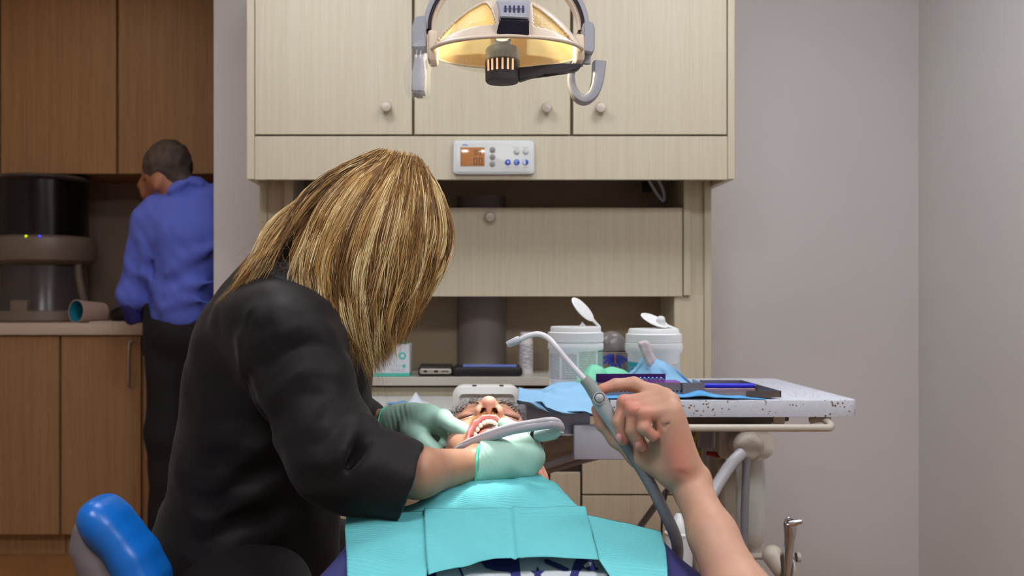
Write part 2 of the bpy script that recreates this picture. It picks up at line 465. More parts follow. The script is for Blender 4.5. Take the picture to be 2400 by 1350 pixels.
# paper cup lying on its side
def cup():
    d = 4.16; r0 = 27/FPX*d; cy_ = zc + r0
    t = thing('drinking_cup', 'large pale cup lying on its side with teal lining', 'cup', (X(190, d), d, zc))
    a = Vector((X(186, d), d - .035, cy_)); b = Vector((X(240, d + .085), d + .085, zc + r0*.86)); ax = (b - a)
    L = ax.length; axn = ax.normalized()
    MB().lathe([(r0*.94, 0), (r0, .0), (r0, .006), (r0*.97, .012), (r0*.86, L), (0, L)], a, axn).build('shell', mat('pale cup plastic', (196, 170, 158), .4), t)
    MB().lathe([(r0*.93, .0), (r0*.80, L*.95), (0, L*.95)], a, axn).build('lining', mat('teal cup lining', (32, 128, 150), .4), t)
cup()
V, F = sdf_mesh([('u', 0, el((X(300, 4.22), 4.22, zc + .032), (.075, .08, .042))), ('u', .02, el((X(318, 4.2), 4.22, zc + .04), (.06, .07, .05))), ('i', .004, rb((X(300, 4.2), 4.2, zc + .3), (.5, .5, .2995), .001)), ('d', 0, folds(3, 5, 90, .006))], .006)
tag(raw('leather_pouch', V, F, mat('black leather', (16, 13, 14), .45), loc=(X(292, 4.2), 4.2, zc)), "black soft pouch on the worktop by the man's elbow", 'pouch')
tag(MB().box(X(212, 4.1), X(345, 4.1), 4.085, 4.30, zc + .0005, zc + .006, .001).build('paper_sheet', mat('pale paper', (212, 196, 186), .8), smooth=False), 'flat pale papers lying on the kitchenette worktop', 'paper')
# ================================================================ treatment cabinet
DF, DT = 3.08, 3.285            # fronts of the upper cabinet and of the tower
t = thing('wall_cabinet', 'pale ash upper cabinet with three doors above the patient', 'cabinet', (X(1150, DF), DF + .2, Z(421, DF)))
xl, xr = X(578, DF), X(1722, DF); zb = Z(420, DF); ZT = 2.35
for a, b in ((xl, X(596, DF)), (X(1706, DF), xr)):
    MB().box(a, b, DF, YW, zb, ZT, .0015).build('side_panel', M_lam, t, False)
MB().box(X(597, DF), X(1705, DF), DF + .002, DF + .022, zb - .001, Z(319, DF), .001).build('rail', M_lam, t, False)
MB().box(X(597, DF), X(1705, DF), DF + .024, YW, zb + .06, ZT, 0).build('carcass', M_lam_in, t, False)
xs = [(597, 966), (971, 1337), (1343, 1704)]; kn = [(907, 253), (1280, 255), (1406, 255)]
for (a, b), (kx_, ky_) in zip(xs, kn):
    dd = MB().box(X(a, DF) + .001, X(b, DF) - .001, DF, DF + .02, Z(315, DF), ZT - .01, .0018).build('door', M_lam, t, False)
    c = Vector((X(kx_, DF), DF, Z(ky_, DF)))
    MB().lathe([(.008, 0), (.008, .008), (.0165, .012), (.0175, .024), (.0155, .027), (0, .0275)], c, (0, -1, 0), 28).build('knob', M_nickel, dd)
# tower below it
tw = thing('cabinet_tower', 'pale ash open cabinet tower below the three-door cabinet', 'cabinet', (X(1137, DT), DT + .15, 0))
for a, b in ((608, 625), (1651, 1667)):
    MB().box(X(a, DT), X(b, DT), DT, YW, 0, zb + .06, .0015).build('side_panel', M_lam, tw, False)
for a, b in ((625, 668), (1618, 1651)):
    MB().box(X(a, DT) + .0005, X(b, DT) - .0005, DT + .012, DT + .03, 0, zb + .06).build('filler_strip', M_lam, tw, False)
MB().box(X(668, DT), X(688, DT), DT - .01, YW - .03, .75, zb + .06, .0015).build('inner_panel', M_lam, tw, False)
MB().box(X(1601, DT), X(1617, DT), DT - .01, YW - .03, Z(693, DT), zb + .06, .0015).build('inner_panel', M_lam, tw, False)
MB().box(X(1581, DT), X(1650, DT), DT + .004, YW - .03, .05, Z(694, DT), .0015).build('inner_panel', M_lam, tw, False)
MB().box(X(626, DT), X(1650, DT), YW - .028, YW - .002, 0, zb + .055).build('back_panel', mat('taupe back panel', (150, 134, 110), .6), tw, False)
MB().lathe([(58/FPX*3.5, 0), (58/FPX*3.5, Z(458, 3.46))], (X(1129, 3.5), YW - .02, 0), (0, 0, 1), 32).build('duct', mat('taupe duct', (130, 122, 116), .5), tw)
for a, b in ((668, 1601),):
    fp = MB().box(X(689, DT), X(1599, DT), DT - .006, DT + .014, Z(695, DT), Z(487, DT), .0018).build('flip_panel', M_lam, tw, False)
    c = Vector((X(1148, DT), DT - .006, Z(510, DT)))
    MB().lathe([(.007, 0), (.007, .010), (.0175, .013), (.018, .024), (.0155, .027), (0, .0275)], c, (0, -1, 0), 28).build('knob', M_nickel, fp)
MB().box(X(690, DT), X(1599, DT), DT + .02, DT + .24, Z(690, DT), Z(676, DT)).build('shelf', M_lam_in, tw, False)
# looped cable and its dark box under the upper cabinet
d = 3.38
tag(MB().tube(catmull([P(1512, 405, d), P(1522, 425, d), P(1540, 455, d), P(1553, 470, d), P(1557, 462, d), P(1552, 440, d), P(1538, 415, d), P(1530, 404, d)], 8), .0058, 10).build('cable', mat('white cable', (196, 198, 214), .4)), 'white cable hanging in a loop under the upper cabinet', 'cable')
tag(MB().box(X(1508, 3.4), X(1528, 3.4), 3.4, 3.43, Z(449, 3.4), Z(400, 3.4), .003).build('cable_box', M_black, smooth=False), 'small black box behind the looped white cable', 'box')

# control panel on the rail
def control_panel():
    y = DF + .002; cx, cz = X(1157, DF), Z(370, DF); w, h = 190/FPX*DF, 79/FPX*DF
    t = thing('control_panel', 'white control panel with reflection-tinted display and blue buttons', 'control panel', (cx, y, cz))
    M_cp = mat('control panel white', (208, 214, 216), .35)
    MB().rbox((cx, y - .008, cz), (w, .016, h), .012, .004).build('housing', M_cp, t)
    MB().rbox((cx, y - .0165, cz - .001), (w - .018, .002, h - .014), .007, .0008).build('faceplate', mat('faceplate white', (206, 210, 206), .3), t)
    q = NT('lcd with painted reflection'); tc = q.n('ShaderNodeTexCoord'); sp = q.n('ShaderNodeSeparateXYZ'); q.l(tc.outputs['Generated'], sp.inputs[0])
    q.b.inputs['Base Color'].default_value = lin((150, 104, 66)); q.b.inputs['Roughness'].default_value = .12; q.b.inputs['Specular IOR Level'].default_value = .8; q.b.inputs['Emission Color'].default_value = lin((255, 160, 70)); q.b.inputs['Emission Strength'].default_value = .12  # orange lamp reflection put into the display's colour and weak emission
    def bx(px0, px1, py0, py1, yy, th=.001): return MB().box(X(px0, DF), X(px1, DF), yy - th, yy, Z(py1, DF), Z(py0, DF), .0006)
    yy = y - .0175
    bx(1079, 1136, 347, 391, yy).build('display', q.m, t, label='liquid crystal display with orange lamp reflection put into its colour')
    # digits
    def seg(px, py, s, chars, m, yy):
        o = MB()
        SEG = {'0': 'abcdef', '-': 'g', '1': 'bc', '3': 'abcdg'}
        for i, ch in enumerate(chars):
            x0 = px + i*s*.75
            pos = {'a': (x0, py, s*.5, s*.1), 'g': (x0, py+s*.45, s*.5, s*.1), 'd': (x0, py+s*.9, s*.5, s*.1), 'f': (x0, py, s*.1, s*.5), 'b': (x0+s*.42, py, s*.1, s*.5), 'e': (x0, py+s*.48, s*.1, s*.5), 'c': (x0+s*.42, py+s*.48, s*.1, s*.5)}
            for k in SEG[ch]:
                a, b, w_, h_ = pos[k]; o.box(X(a, DF), X(a+w_, DF), yy - .0004, yy + .0002, Z(b+h_, DF), Z(b, DF))
        return o
    o = seg(1110, 372, 16, '00', None, yy - .001); o2 = seg(1112, 353, 12, '03', None, yy - .001)
    o.add(o2.v, o2.f); o.build('digits', mat('lcd digit', (58, 50, 46), .5), t, False)
    M_bt = mat('grey button', (140, 138, 134), .4); M_bb = mat('blue button', (30, 72, 190), .35); M_bw = mat('pale button', (196, 200, 202), .35); M_tx = mat('grey print', (168, 172, 172), .6)
    def btn(px, py, m, r=6.8, name='button', lab=None):
        return MB().lathe([(r/FPX*DF, 0), (r/FPX*DF, .0016), (r*.85/FPX*DF, .0024), (0, .0026)], (X(px, DF), yy, Z(py, DF)), (0, -1, 0), 24).build(name, m, t, label=lab)
    for py in (353, 369.5, 386): btn(1154, py, M_bt, lab='round grey button')
    for px in (1210.5, 1231.5):
        btn(px, 357, M_tx, 7.2, 'button_ring'); btn(px, 357, M_bw, 5.8, lab='round pale button').location.y -= .001
    M_w2 = mat('button print', (200, 212, 235), .4)
    b1 = btn(1190, 382, M_bb, lab='round blue button'); b2 = btn(1210.5, 382, M_bb, lab='round blue button'); b3 = btn(1231, 382, M_bb, lab='round button, half pale and half blue')
    k = DF/FPX
    MB().prism([(X(1188, DF), Z(385.5, DF)), (X(1188, DF), Z(378.5, DF)), (X(1193.5, DF), Z(382, DF))], .0006, at=yy - .0032).build('symbol', M_w2, b1, False)
    MB().lathe([(3.8*k, 0), (3.8*k, .0006), (2.4*k, .0006), (2.4*k, 0)], (X(1210.5, DF), yy - .0026, Z(382, DF)), (0, -1, 0), 20, .6, 5.4).build('symbol', M_w2, b2)
    MB().lathe([(6*k, 0), (6*k, .0006), (0, .0006)], (X(1231, DF), yy - .0026, Z(382, DF)), (0, -1, 0), 20, PI/2, 1.5*PI).build('symbol', M_w2, b3)
    def txt(px0, px1, py, n):
        w_ = (px1-px0)/n; pr = MB()
        for i in range(n): pr.box(X(px0+i*w_, DF), X(px0+(i+.62)*w_, DF), yy - .0003, yy + .0001, Z(py+1.1, DF), Z(py-1.1, DF))
        pr.build('printed_text', M_tx, t, False)
    txt(1202, 1218, 347.5, 7); txt(1224, 1239, 347.5, 7); txt(1185, 1195, 393.5, 4); txt(1205, 1216, 393.5, 5); txt(1226, 1237, 393.5, 5)
    lg = MB()   # small slanted blue logo, blurred to illegibility in the photo: a bar shape and a few letters
    for i, (a, b, h_) in enumerate(((1083.5, 1085, 4), (1087, 1088.5, 4.5), (1090, 1091.5, 3), (1092.5, 1094, 3), (1095, 1096.2, 3))):
        lg.prism([(X(a, DF), Z(344, DF)), (X(b, DF), Z(344, DF)), (X(b+1.2, DF), Z(344-h_, DF)), (X(a+1.2, DF), Z(344-h_, DF))], .0004, at=yy - .0003)
    lg.prism([(X(1086, DF), Z(341.3, DF)), (X(1091, DF), Z(341.3, DF)), (X(1092, DF), Z(340, DF)), (X(1087, DF), Z(340, DF))], .0004, at=yy - .0003)
    lg.build('logo', mat('logo blue', (70, 84, 200), .5), t, False, label='small slanted blue lettering')
control_panel()

# lower worktop with its drawers
DC = 3.2; zt = Z(884, DC)
tag(MB().box(X(640, DC), X(1600, DC), DC, YW - .03, Z(904, DC), zt, .002).build('worktop', mat('pale grey laminate edge', (188, 184, 172), .35), smooth=False), 'pale grey worktop inside the ash cabinet tower', 'worktop')
DD = 3.24
bc = thing('drawer_unit', 'ash drawer unit with dark reveals under the pale grey worktop', 'cabinet', (X(1300, DD), DD + .15, 0))
MB().box(X(640, DD), X(1695, DD), DD + .022, YW - .03, 0, Z(906, DD)).build('carcass', M_gap, bc, False)
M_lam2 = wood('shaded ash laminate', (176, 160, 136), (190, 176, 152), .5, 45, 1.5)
MB().box(X(642, DD), X(1228, DD), DD, DD + .02, Z(1290, DD), Z(908, DD), .0015).build('door', M_lam, bc, False)
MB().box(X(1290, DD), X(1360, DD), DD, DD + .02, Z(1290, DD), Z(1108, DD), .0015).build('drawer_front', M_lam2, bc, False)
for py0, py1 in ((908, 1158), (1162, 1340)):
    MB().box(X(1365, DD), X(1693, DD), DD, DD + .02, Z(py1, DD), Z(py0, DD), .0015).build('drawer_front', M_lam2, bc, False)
# pulled-out work shelf at the left
DP = 2.85
t = thing('pull_out_shelf', 'white pull-out shelf below the pale grey worktop', 'shelf', (X(980, DP), DP, Z(958, DP)))
MB().box(X(840, DP), X(1070, DP), DP, DD, Z(966, DP), Z(958, DP), .002).build('shelf_board', mat('white shelf', (206, 206, 202), .35), t, False)
MB().box(X(850, DP), X(1066, DP), DP + .01, DP + .03, Z(1130, DP), Z(966, DP), .002).build('shelf_front', mat('cream shelf front', (190, 182, 164), .4), t, False)

# white plastic unit with raised rim behind the patient's head
d = 2.55; cx = X(1141, d); w = 160/FPX*d; z1 = Z(907, d)
t = thing('plastic_console', "white plastic unit with raised rim behind the patient's head", 'console', (cx, d, 0))
hh = z1 - .0
M_cs = mat('bright white plastic', (240, 243, 240), .35)
MB().rbox((cx, d + .05, hh/2), (w, .09, hh), .03, .008).build('body', M_cs, t)
ringo = MB(); k = 5
def rr(w_, h_, r_, n=6):
    o = []
    for (sx, sz, a0) in ((1, 1, 0), (-1, 1, 90), (-1, -1, 180), (1, -1, 270)):
        for q in range(n+1):
            a = math.radians(a0 + 90*q/n); o.append((sx*(w_/2-r_)+r_*math.cos(a), sz*(h_/2-r_)+r_*math.sin(a)))
    return o
hz = .30; cz = z1 - hz/2
A = rr(w, hz, .022); B = rr(w - .036, hz - .036, .012); vs = []; n = len(A)
for y_, S in ((d + .01, A), (d - .004, A), (d - .009, B), (d + .006, B)):
    vs += [(cx + a, y_, cz + b) for a, b in S]
fs = [(i*n + j, i*n + (j+1) % n, ((i+1) % 4)*n + (j+1) % n, ((i+1) % 4)*n + j) for i in range(4) for j in range(n)]
MB().add(vs, fs).build('rim', M_cs, t)
for px in (1112, 1176): MB().cyl((X(px, d), d + .02, z1 - .004), (X(px, d), d + .02, z1 + .004), .006).build('screw', M_dgrey, t)

# ---- things on the lower worktop
def glove_box():
    d = 3.215; x0, x1 = X(835, d), X(960, d); z1 = zt + 75/FPX*d
    t = thing('glove_box', 'white and teal box of gloves with green glove sticking out', 'box', ((x0+x1)/2, d + .06, zt))
    q = NT('glove box card'); tc = q.n('ShaderNodeTexCoord'); sp = q.n('ShaderNodeSeparateXYZ'); q.l(tc.outputs['Generated'], sp.inputs[0])
    cr = q.n('ShaderNodeValToRGB'); cr.color_ramp.interpolation = 'CONSTANT'; cr.color_ramp.elements[0].color = lin((70, 190, 172)); cr.color_ramp.elements[1].position = .11; cr.color_ramp.elements[1].color = lin((206, 212, 220))
    q.l(sp.outputs['Z'], cr.inputs['Fac']); q.l(cr.outputs['Color'], q.b.inputs['Base Color']); q.b.inputs['Roughness'].default_value = .5
    MB().box(x0, x1, d, d + .115, zt + .0005, z1, .001).build('carton', q.m, t, False)
    M_teal = mat('teal print', (84, 190, 178), .6); M_w = mat('white print', (214, 220, 226), .6)
    o = MB()
    for px, py, r in ((943, 834, 9), (947, 858, 4.5)):
        MB().lathe([(r/FPX*d, 0), (r/FPX*d, .0006), (0, .0006)], (X(px, d), d, Z(py, d)), (0, -1, 0), 24).build('printed_mark', M_teal, t, False)
    o.prism([(X(881, d), Z(858, d)), (X(885, d), Z(848, d)), (X(888, d), Z(858, d)), (X(885, d), Z(862, d))], .0006, at=d - .0005)
    o.build('printed_mark', M_teal, t, False)
    MB().lathe([(4/FPX*d, 0), (4/FPX*d, .0006), (0, .0006)], (X(943, d), d - .0006, Z(834, d)), (0, -1, 0), 24).build('printed_mark', M_w, t, False)
    MB().lathe([(6.5/FPX*d, 0), (6.5/FPX*d, .0006), (3.5/FPX*d, .0006), (3.5/FPX*d, 0)], (X(845, d), d, Z(853, d)), (0, -1, 0), 24, .9, 5.2).build('printed_ring', mat('orange print', (220, 140, 90), .6), t, False)
    M_fg = mat('fine grey print', (170, 178, 184), .7)
    for px0, px1, py in ((915, 952, 866), (918, 950, 869.5), (925, 940, 857), (875, 900, 866)):
        w_ = (px1-px0)/8; o = MB()
        for i in range(8): o.box(X(px0+i*w_, d), X(px0+(i+.6)*w_, d), d - .0005, d + .0002, Z(py+1, d), Z(py-1, d))
        o.build('printed_text', M_fg, t, False)
    ops = []
    rr_ = random.Random(5)
    for i in range(9):
        c = ((x0+x1)/2 + .02 + rr_.uniform(-.05, .05), d + .05 + rr_.uniform(-.02, .02), z1 + rr_.uniform(-.004, .010))
        ops.append(('u', .006, el(c, (.022, .016, .008), (rr_.uniform(-40, 40), rr_.uniform(-40, 40), rr_.uniform(0, 180)))))
    ops.append(('d', 0, folds(8, 5, 180, .003)))
    sculpt('glove', ops, .003, mat('green glove', (40, 132, 96), .5), t)
glove_box()
def phones():
    d = 3.225
    t = thing('smartphone', 'silver smartphone in black case showing its port end', 'phone', (X(1019, d), d, zt))
    x0, x1 = X(980, d), X(1060, d); z0 = zt + .0005; h = 24/FPX*d
    MB().rbox(((x0+x1)/2, d + .07, z0 + h/2), (x1-x0, .14, h*.98), .009, .004).build('case', M_black, t)
    MB().rbox(((x0+x1)/2 + .001, d + .0025, z0 + h*.5), (x1-x0-.008, .008, h*.50), .007, .001).build('phone_body', mat('silver phone', (196, 192, 180), .3, .6), t)
    for px, w_ in ((997, 4), (1022, 5), (1043, 9)):
        MB().rbox((X(px, d), d - .0012, z0 + h*.5), (2*w_/FPX*d, .001, (5 if w_ < 9 else 2.5)/FPX*d), .002).build('port', M_black, t)
    t = thing('tablet_phone', 'large black phone with lit bluish screen lying flat', 'phone', (X(1140, d), d, zt))
    x0, x1 = X(1061, d), X(1225, d); h = 22/FPX*d
    MB().rbox(((x0+x1)/2, d + .06, z0 + h/2), (x1-x0, .12, h), .012, .006).build('body', mat('black rubber case', (30, 26, 30), .45), t)
    MB().box(X(1085, d), X(1212, d), d + .012, d + .11, z0 + h - .0005, z0 + h + .0012).build('screen', mat('lit phone screen', (70, 90, 140), .2, emis=(96, 112, 190), es=.5), t, False)
    d2 = 3.36
    t = thing('pill_bottle', 'slim white bottle standing behind the black phone', 'bottle', (X(1233, d2), d2, zt))
    r = 16/FPX*d2; H_ = (884-786)/FPX*d2*.985
    MB().lathe([(0, 0), (r, 0), (r, H_*.80), (r*.85, H_*.84), (r*.85, H_*.86)], (X(1233, d2), d2, zt + .0005)).build('body', mat('milky white bottle', (206, 204, 200), .4), t)
    MB().lathe([(r*.88, H_*.85), (r*.9, H_), (0, H_)], (X(1233, d2), d2, zt + .0005)).build('cap', M_white, t)
    q = NT('bottle label'); 
    nz = q.n('ShaderNodeTexNoise'); nz.inputs['Scale'].default_value = 60; tc = q.n('ShaderNodeTexCoord'); mp = q.n('ShaderNodeMapping'); mp.inputs['Scale'].default_value = (1, 1, 5); q.l(tc.outputs['Object'], mp.inputs[0]); q.l(mp.outputs[0], nz.inputs['Vector'])
    cr = q.n('ShaderNodeValToRGB'); cr.color_ramp.elements[0].position = .45; cr.color_ramp.elements[0].color = lin((150, 146, 150)); cr.color_ramp.elements[1].position = .55; cr.color_ramp.elements[1].color = lin((206, 204, 204))
    q.l(nz.outputs['Fac'], cr.inputs[0]); q.l(cr.outputs[0], q.b.inputs['Base Color'])
    MB().lathe([(r + .0006, H_*.12), (r + .0006, H_*.72)], (X(1233, d2), d2, zt)).build('label', q.m, t)
phones()
# tissue on the pull-out shelf
def tissue():
    d = 2.93; z0 = Z(958, DP); r_ = random.Random(2)
    t = thing('paper_tissue', 'crumpled white and blue tissue beside the left glove', 'tissue', (X(950, d), d, z0))
    def sheet(c, w_, l_, amp, seed, name, m, peak=0):
        n = 22; vs = []; fs = []; f = folds(seed, 6, 55, amp)
        for i in range(n+1):
            for j in range(n+1):
                u, v = i/n - .5, j/n - .5
                p = np.array([c[0] + u*w_, c[1] + v*l_, 0], dtype=np.float32)
                zz = abs(float(f(p)))*1.6 + peak*max(0, 1 - 5*math.hypot(u - .18, v)) + .001
                vs.append((p[0], p[1], c[2] + zz))
        for i in range(n):
            for j in range(n): a = i*(n+1)+j; fs.append((a, a+1, a+n+2, a+n+1))
        o = MB().add(vs, fs).build(name, m, t)
        md = o.modifiers.new('thick', 'SOLIDIFY'); md.thickness = .0008
    sheet((X(958, d), d, z0), .125, .12, .012, 4, 'tissue_sheet', mat('white tissue', (214, 222, 232), .8, trans=0), .035)
    sheet((X(935, d-.01), d - .01, z0 + .006), .075, .07, .008, 9, 'blue_sheet', mat('blue tissue', (96, 150, 205), .8))
tissue()
# ================================================================ overhead examination lamp
def exam_lamp():
    d = 1.65; s = d/FPX; C = P(1187, 122, d); hz = 126*s; RX, RY = 181*s, .105
    t = thing('examination_lamp', 'white dental examination lamp glowing warm yellow above the patient', 'lamp', C)
    M_fr = mat('lamp frame cream', (222, 206, 186), .3); M_gl = mat('lamp light grey', (166, 170, 180), .35)
    # reflector: real glass that lets warm light through
    q = NT('dichroic reflector'); b = q.b
    b.inputs['Base Color'].default_value = lin((255, 228, 170)); b.inputs['Roughness'].default_value = .35
    tr = q.n('ShaderNodeBsdfTranslucent'); tr.inputs['Color'].default_value = lin((255, 226, 150))
    mx = q.n('ShaderNodeMixShader'); mx.inputs[0].default_value = .6
    q.l(b.outputs[0], mx.inputs[1]); q.l(tr.outputs[0], mx.inputs[2]); q.l(mx.outputs[0], q.out.inputs['Surface'])
    tc = q.n('ShaderNodeTexCoord'); v = q.n('ShaderNodeTexVoronoi'); v.inputs['Scale'].default_value = 180; q.l(tc.outputs['Object'], v.inputs['Vector'])
    bp = q.n('ShaderNodeBump'); bp.inputs['Strength'].default_value = .35; bp.inputs['Distance'].default_value = .003; q.l(v.outputs['Distance'], bp.inputs['Height']); q.l(bp.outputs['Normal'], b.inputs['Normal'])
    def dome(k, n1, n2, z0=0., pw=2.2):
        vs = []; fs = []
        for i in range(n2 + 1):
            rho = i/n2
            for j in range(n1):
                a = 2*PI*j/n1
                vs.append((C.x + RX*k*rho*math.cos(a), C.y + RY*k*rho*math.sin(a), C.z + z0 + hz*k*(1 - rho**pw)))
        for i in range(n2):
            for j in range(n1): fs.append((i*n1+j, (i+1)*n1+j, (i+1)*n1+(j+1) % n1, i*n1+(j+1) % n1))
        return vs, fs
    v_, f_ = dome(.955, 72, 24, -.001); MB().add(v_, f_).build('reflector', q.m, t, ang=180, label='glowing amber reflector')
    # frame shell with window openings front and back
    win = [[(1015, 120), (1035, 96), (1066, 64), (1100, 38), (1128, 22), (1139, 26), (1150, 48), (1160, 92), (1110, 95), (1060, 103)],
           [(1243, 27), (1268, 46), (1297, 72), (1322, 98), (1340, 122), (1300, 107), (1270, 99), (1243, 95)]]
    wp = [[(X(a, d) - C.x, Z(b_, d) - C.z) for a, b_ in w] for w in win]
    def inside(p, poly):
        c = False; n = len(poly)
        for i in range(n):
            (x1, y1), (x2, y2) = poly[i], poly[i-1]
            if (y1 > p[1]) != (y2 > p[1]) and p[0] < (x2-x1)*(p[1]-y1)/(y2-y1) + x1: c = not c
        return c
    v_, f_ = dome(1, 320, 110)
    keep = []
    for f in f_:
        cx_ = sum(v_[i][0] for i in f)/4 - C.x; cz_ = sum(v_[i][2] for i in f)/4 - C.z
        if not any(inside((cx_, cz_ ), w) for w in wp): keep.append(f)
    o = MB().add(v_, keep).build('frame', M_fr, t, ang=180)
    md = o.modifiers.new('thick', 'SOLIDIFY'); md.thickness = .004; md.offset = -1
    # lower rim ring
    rim = [(C.x + (RX*.985)*math.cos(2*PI*j/96), C.y + (RY*.985)*math.sin(2*PI*j/96), C.z - .001) for j in range(97)]
    MB().tube(rim, .0035, 10, False).build('rim', M_fr, t, ang=180)
    # clear shield under the reflector
    vs = []; fs = []; n1, n2 = 72, 16
    for i in range(n2 + 1):
        rho = i/n2
        for j in range(n1):
            a = 2*PI*j/n1; vs.append((C.x + RX*.975*rho*math.cos(a), C.y + RY*.975*rho*math.sin(a), C.z - .004 - .026*(1 - rho**3.2)))
    for i in range(n2):
        for j in range(n1): fs.append((i*n1+j, i*n1+(j+1) % n1, (i+1)*n1+(j+1) % n1, (i+1)*n1+j))
    q2 = NT('clear shield'); q2.b.inputs['Base Color'].default_value = (.80, .95, .97, 1); q2.b.inputs['Roughness'].default_value = .08; q2.b.inputs['Alpha'].default_value = .12; q2.b.inputs['Specular IOR Level'].default_value = .9
    o = MB().add(vs, fs).build('clear_shield', q2.m, t, ang=180); md = o.modifiers.new('thick', 'SOLIDIFY'); md.thickness = .0015
    # side lugs and pivot blocks
    for px0, px1, y0, y1 in ((1004, 1027, 78, 150), (1345, 1367, 88, 151)):
        MB().rbox(((X(px0, d)+X(px1, d))/2, d - .0, (Z(y0, d)+Z(y1, d))/2), ((px1-px0)*s, .05, (y1-y0)*s), .006, .004).build('side_lug', M_fr, t)
    for poly in ([(974, 48), (998, 44), (1000, 118), (978, 120), (966, 118), (966, 74)], [(1364, 60), (1384, 58), (1391, 72), (1390, 126), (1384, 132), (1364, 128)]):
        MB().prism([(X(a, d), Z(b_, d)) for a, b_ in poly], .05, at=d - .022, bev=.002).build('pivot_block', M_gl, t)
    # yoke: a flat band bent over the lamp, outside light grey, dark seam, warm underside from the lamp glow
    ay = [(1003, 66), (1004, 45), (1010, 22), (1020, 0), (1036, -24), (1066, -58), (1110, -88), (1160, -103), (1187, -106)]
    pts = [Vector((X(a, d), d + .022, Z(b_, d))) for a, b_ in ay]; pts += [Vector((2*C.x - p.x, p.y, p.z)) for p in reversed(pts[:-1])]
    pts = catmull(pts, 6)
    def band(off, hw, th, name, m):
        vs = []; fs = []
        n = len(pts)
        for i, p in enumerate(pts):
            tg = (pts[min(i+1, n-1)] - pts[max(i-1, 0)]).normalized(); nr = Vector((tg.z, 0, -tg.x))
            if (p - C).dot(nr) < 0: nr = -nr
            for a, b_ in ((-hw, off), (hw, off), (hw, off + th), (-hw, off + th)): vs.append(p + Vector((0, a, 0)) + nr*b_)
        for i in range(n-1):
            for j in range(4): fs.append((i*4+j, i*4+(j+1) % 4, (i+1)*4+(j+1) % 4, (i+1)*4+j))
        MB().add(vs, fs).build(name, m, t, ang=30)
    band(.0005, .018, .008, 'yoke_band', M_gl); band(-.0055, .0165, .006, 'yoke_seam', mat('dark seam', (38, 28, 34), .4)); band(-.0105, .013, .005, 'yoke_lining', M_fr)
    MB().cyl((C.x, d + .022, Z(-106, d)), (C.x, d + .022, 2.745), .022, .03).build('stem', M_gl, t)
    # upper centre block with slots and dark front
    def front(poly_t, poly_b, name, m): 
        # poly_t: 4 px points at depth a; poly_b: at depth b
        vs = [P(*p) for p in poly_t + poly_b]
        b_ = bmesh.new(); V = [b_.verts.new(v) for v in vs]
        for f in ((0, 1, 2, 3), (7, 6, 5, 4), (0, 4, 5, 1), (1, 5, 6, 2), (2, 6, 7, 3), (3, 7, 4, 0)): b_.faces.new([V[i] for i in f])
        bmesh.ops.recalc_face_normals(b_, faces=b_.faces[:]); bmesh.ops.bevel(b_, geom=b_.edges[:], offset=.0018, segments=3, affect='EDGES')
        mb = MB(); mb.bm(b_); return mb.build(name, m, t)
    blk = front([(1164, 2, 1.55), (1240, 5, 1.55), (1239, 43, 1.535), (1171, 40, 1.535)], [(1160, -2, 1.66), (1246, -2, 1.66), (1246, 82, 1.63), (1164, 80, 1.63)], 'vent_housing', M_gl)
    front([(1172, 44.5, 1.535), (1240, 47, 1.535), (1240, 84, 1.545), (1163, 79, 1.545)], [(1176, 46, 1.6), (1238, 46, 1.6), (1238, 80, 1.6), (1170, 76, 1.6)], 'housing_base', mat('dark navy glass', (34, 38, 56), .25)).parent = t
    for i in range(5):
        px = 1184.5 + i*10.3
        p = P(px, 22.5, 1.5415); MB().rbox((p.x, p.y, p.z), (4.6*s, .004, 17*s), .0016).build('vent_slot', mat('dark blue slot', (52, 54, 100), .5), blk)
    # bulb holder and its arm below
    hx = X(1176, d); yb = d - .03
    MB().lathe([(0, Z(205, d)), (36*s, Z(203, d)), (39*s, Z(199, d)), (40*s, Z(158, d)), (40*s, Z(152, d))], (hx, yb, 0), seg=48).build('bulb_holder', M_dgrey, t)
    MB().lathe([(39*s, Z(156, d)), (39*s, Z(128, d)), (35*s, Z(123, d)), (22*s, Z(121, d)), (22*s, Z(106, d)), (0, Z(106, d))], (hx, yb, 0), seg=48).build('lamp_socket', mat('ribbed translucent grey', (146, 158, 176), .25, alpha=.8), t)
    MB().lathe([(0, Z(106, d)), (14*s, Z(104, d)), (16*s, Z(95, d)), (10*s, Z(84, d)), (0, Z(80, d))], (hx, yb, 0), seg=24).build('bulb', mat('lit bulb', (255, 250, 240), .3, emis=(255, 238, 200), es=25), t)
    for i in range(6):
        a = math.radians(-62 + i*17.5 + 8); r_ = 40*s
        x_, y_ = hx + r_*math.sin(a), yb - r_*math.cos(a)
        MB().box(-.0016, .0016, -.001, .0012, Z(181, d), Z(156, d), 0, Matrix.Translation((x_, y_, 0)) @ Matrix.Rotation(a, 4, 'Z')).build('vent_slot', mat('warm lit slot', (235, 220, 205), .5, emis=(255, 200, 150), es=.7), t, False)
    poly = [(1212, 161), (1250, 158), (1320, 152), (1363, 151), (1363, 156), (1350, 168), (1330, 170), (1285, 172), (1250, 181), (1214, 193)]
    MB().prism([(X(a, d-.03), Z(b_, d-.03)) for a, b_ in poly], .022, at=d - .041, bev=.003).build('holder_arm', M_dgrey, t)
    MB().cyl(P(1280, 172, d - .03), P(1280, 179, d - .03), .0055).build('thumb_screw', M_black, t)
    # handles
    h = MB()
    pc = [(1366, 148), (1348, 150), (1339, 175), (1341, 205), (1354, 228), (1372, 234), (1390, 220), (1400, 190), (1404, 148)]
    pp = catmull([P(a, b_, d + .01) for a, b_ in pc], 6); n = len(pp); vs = []; fs = []
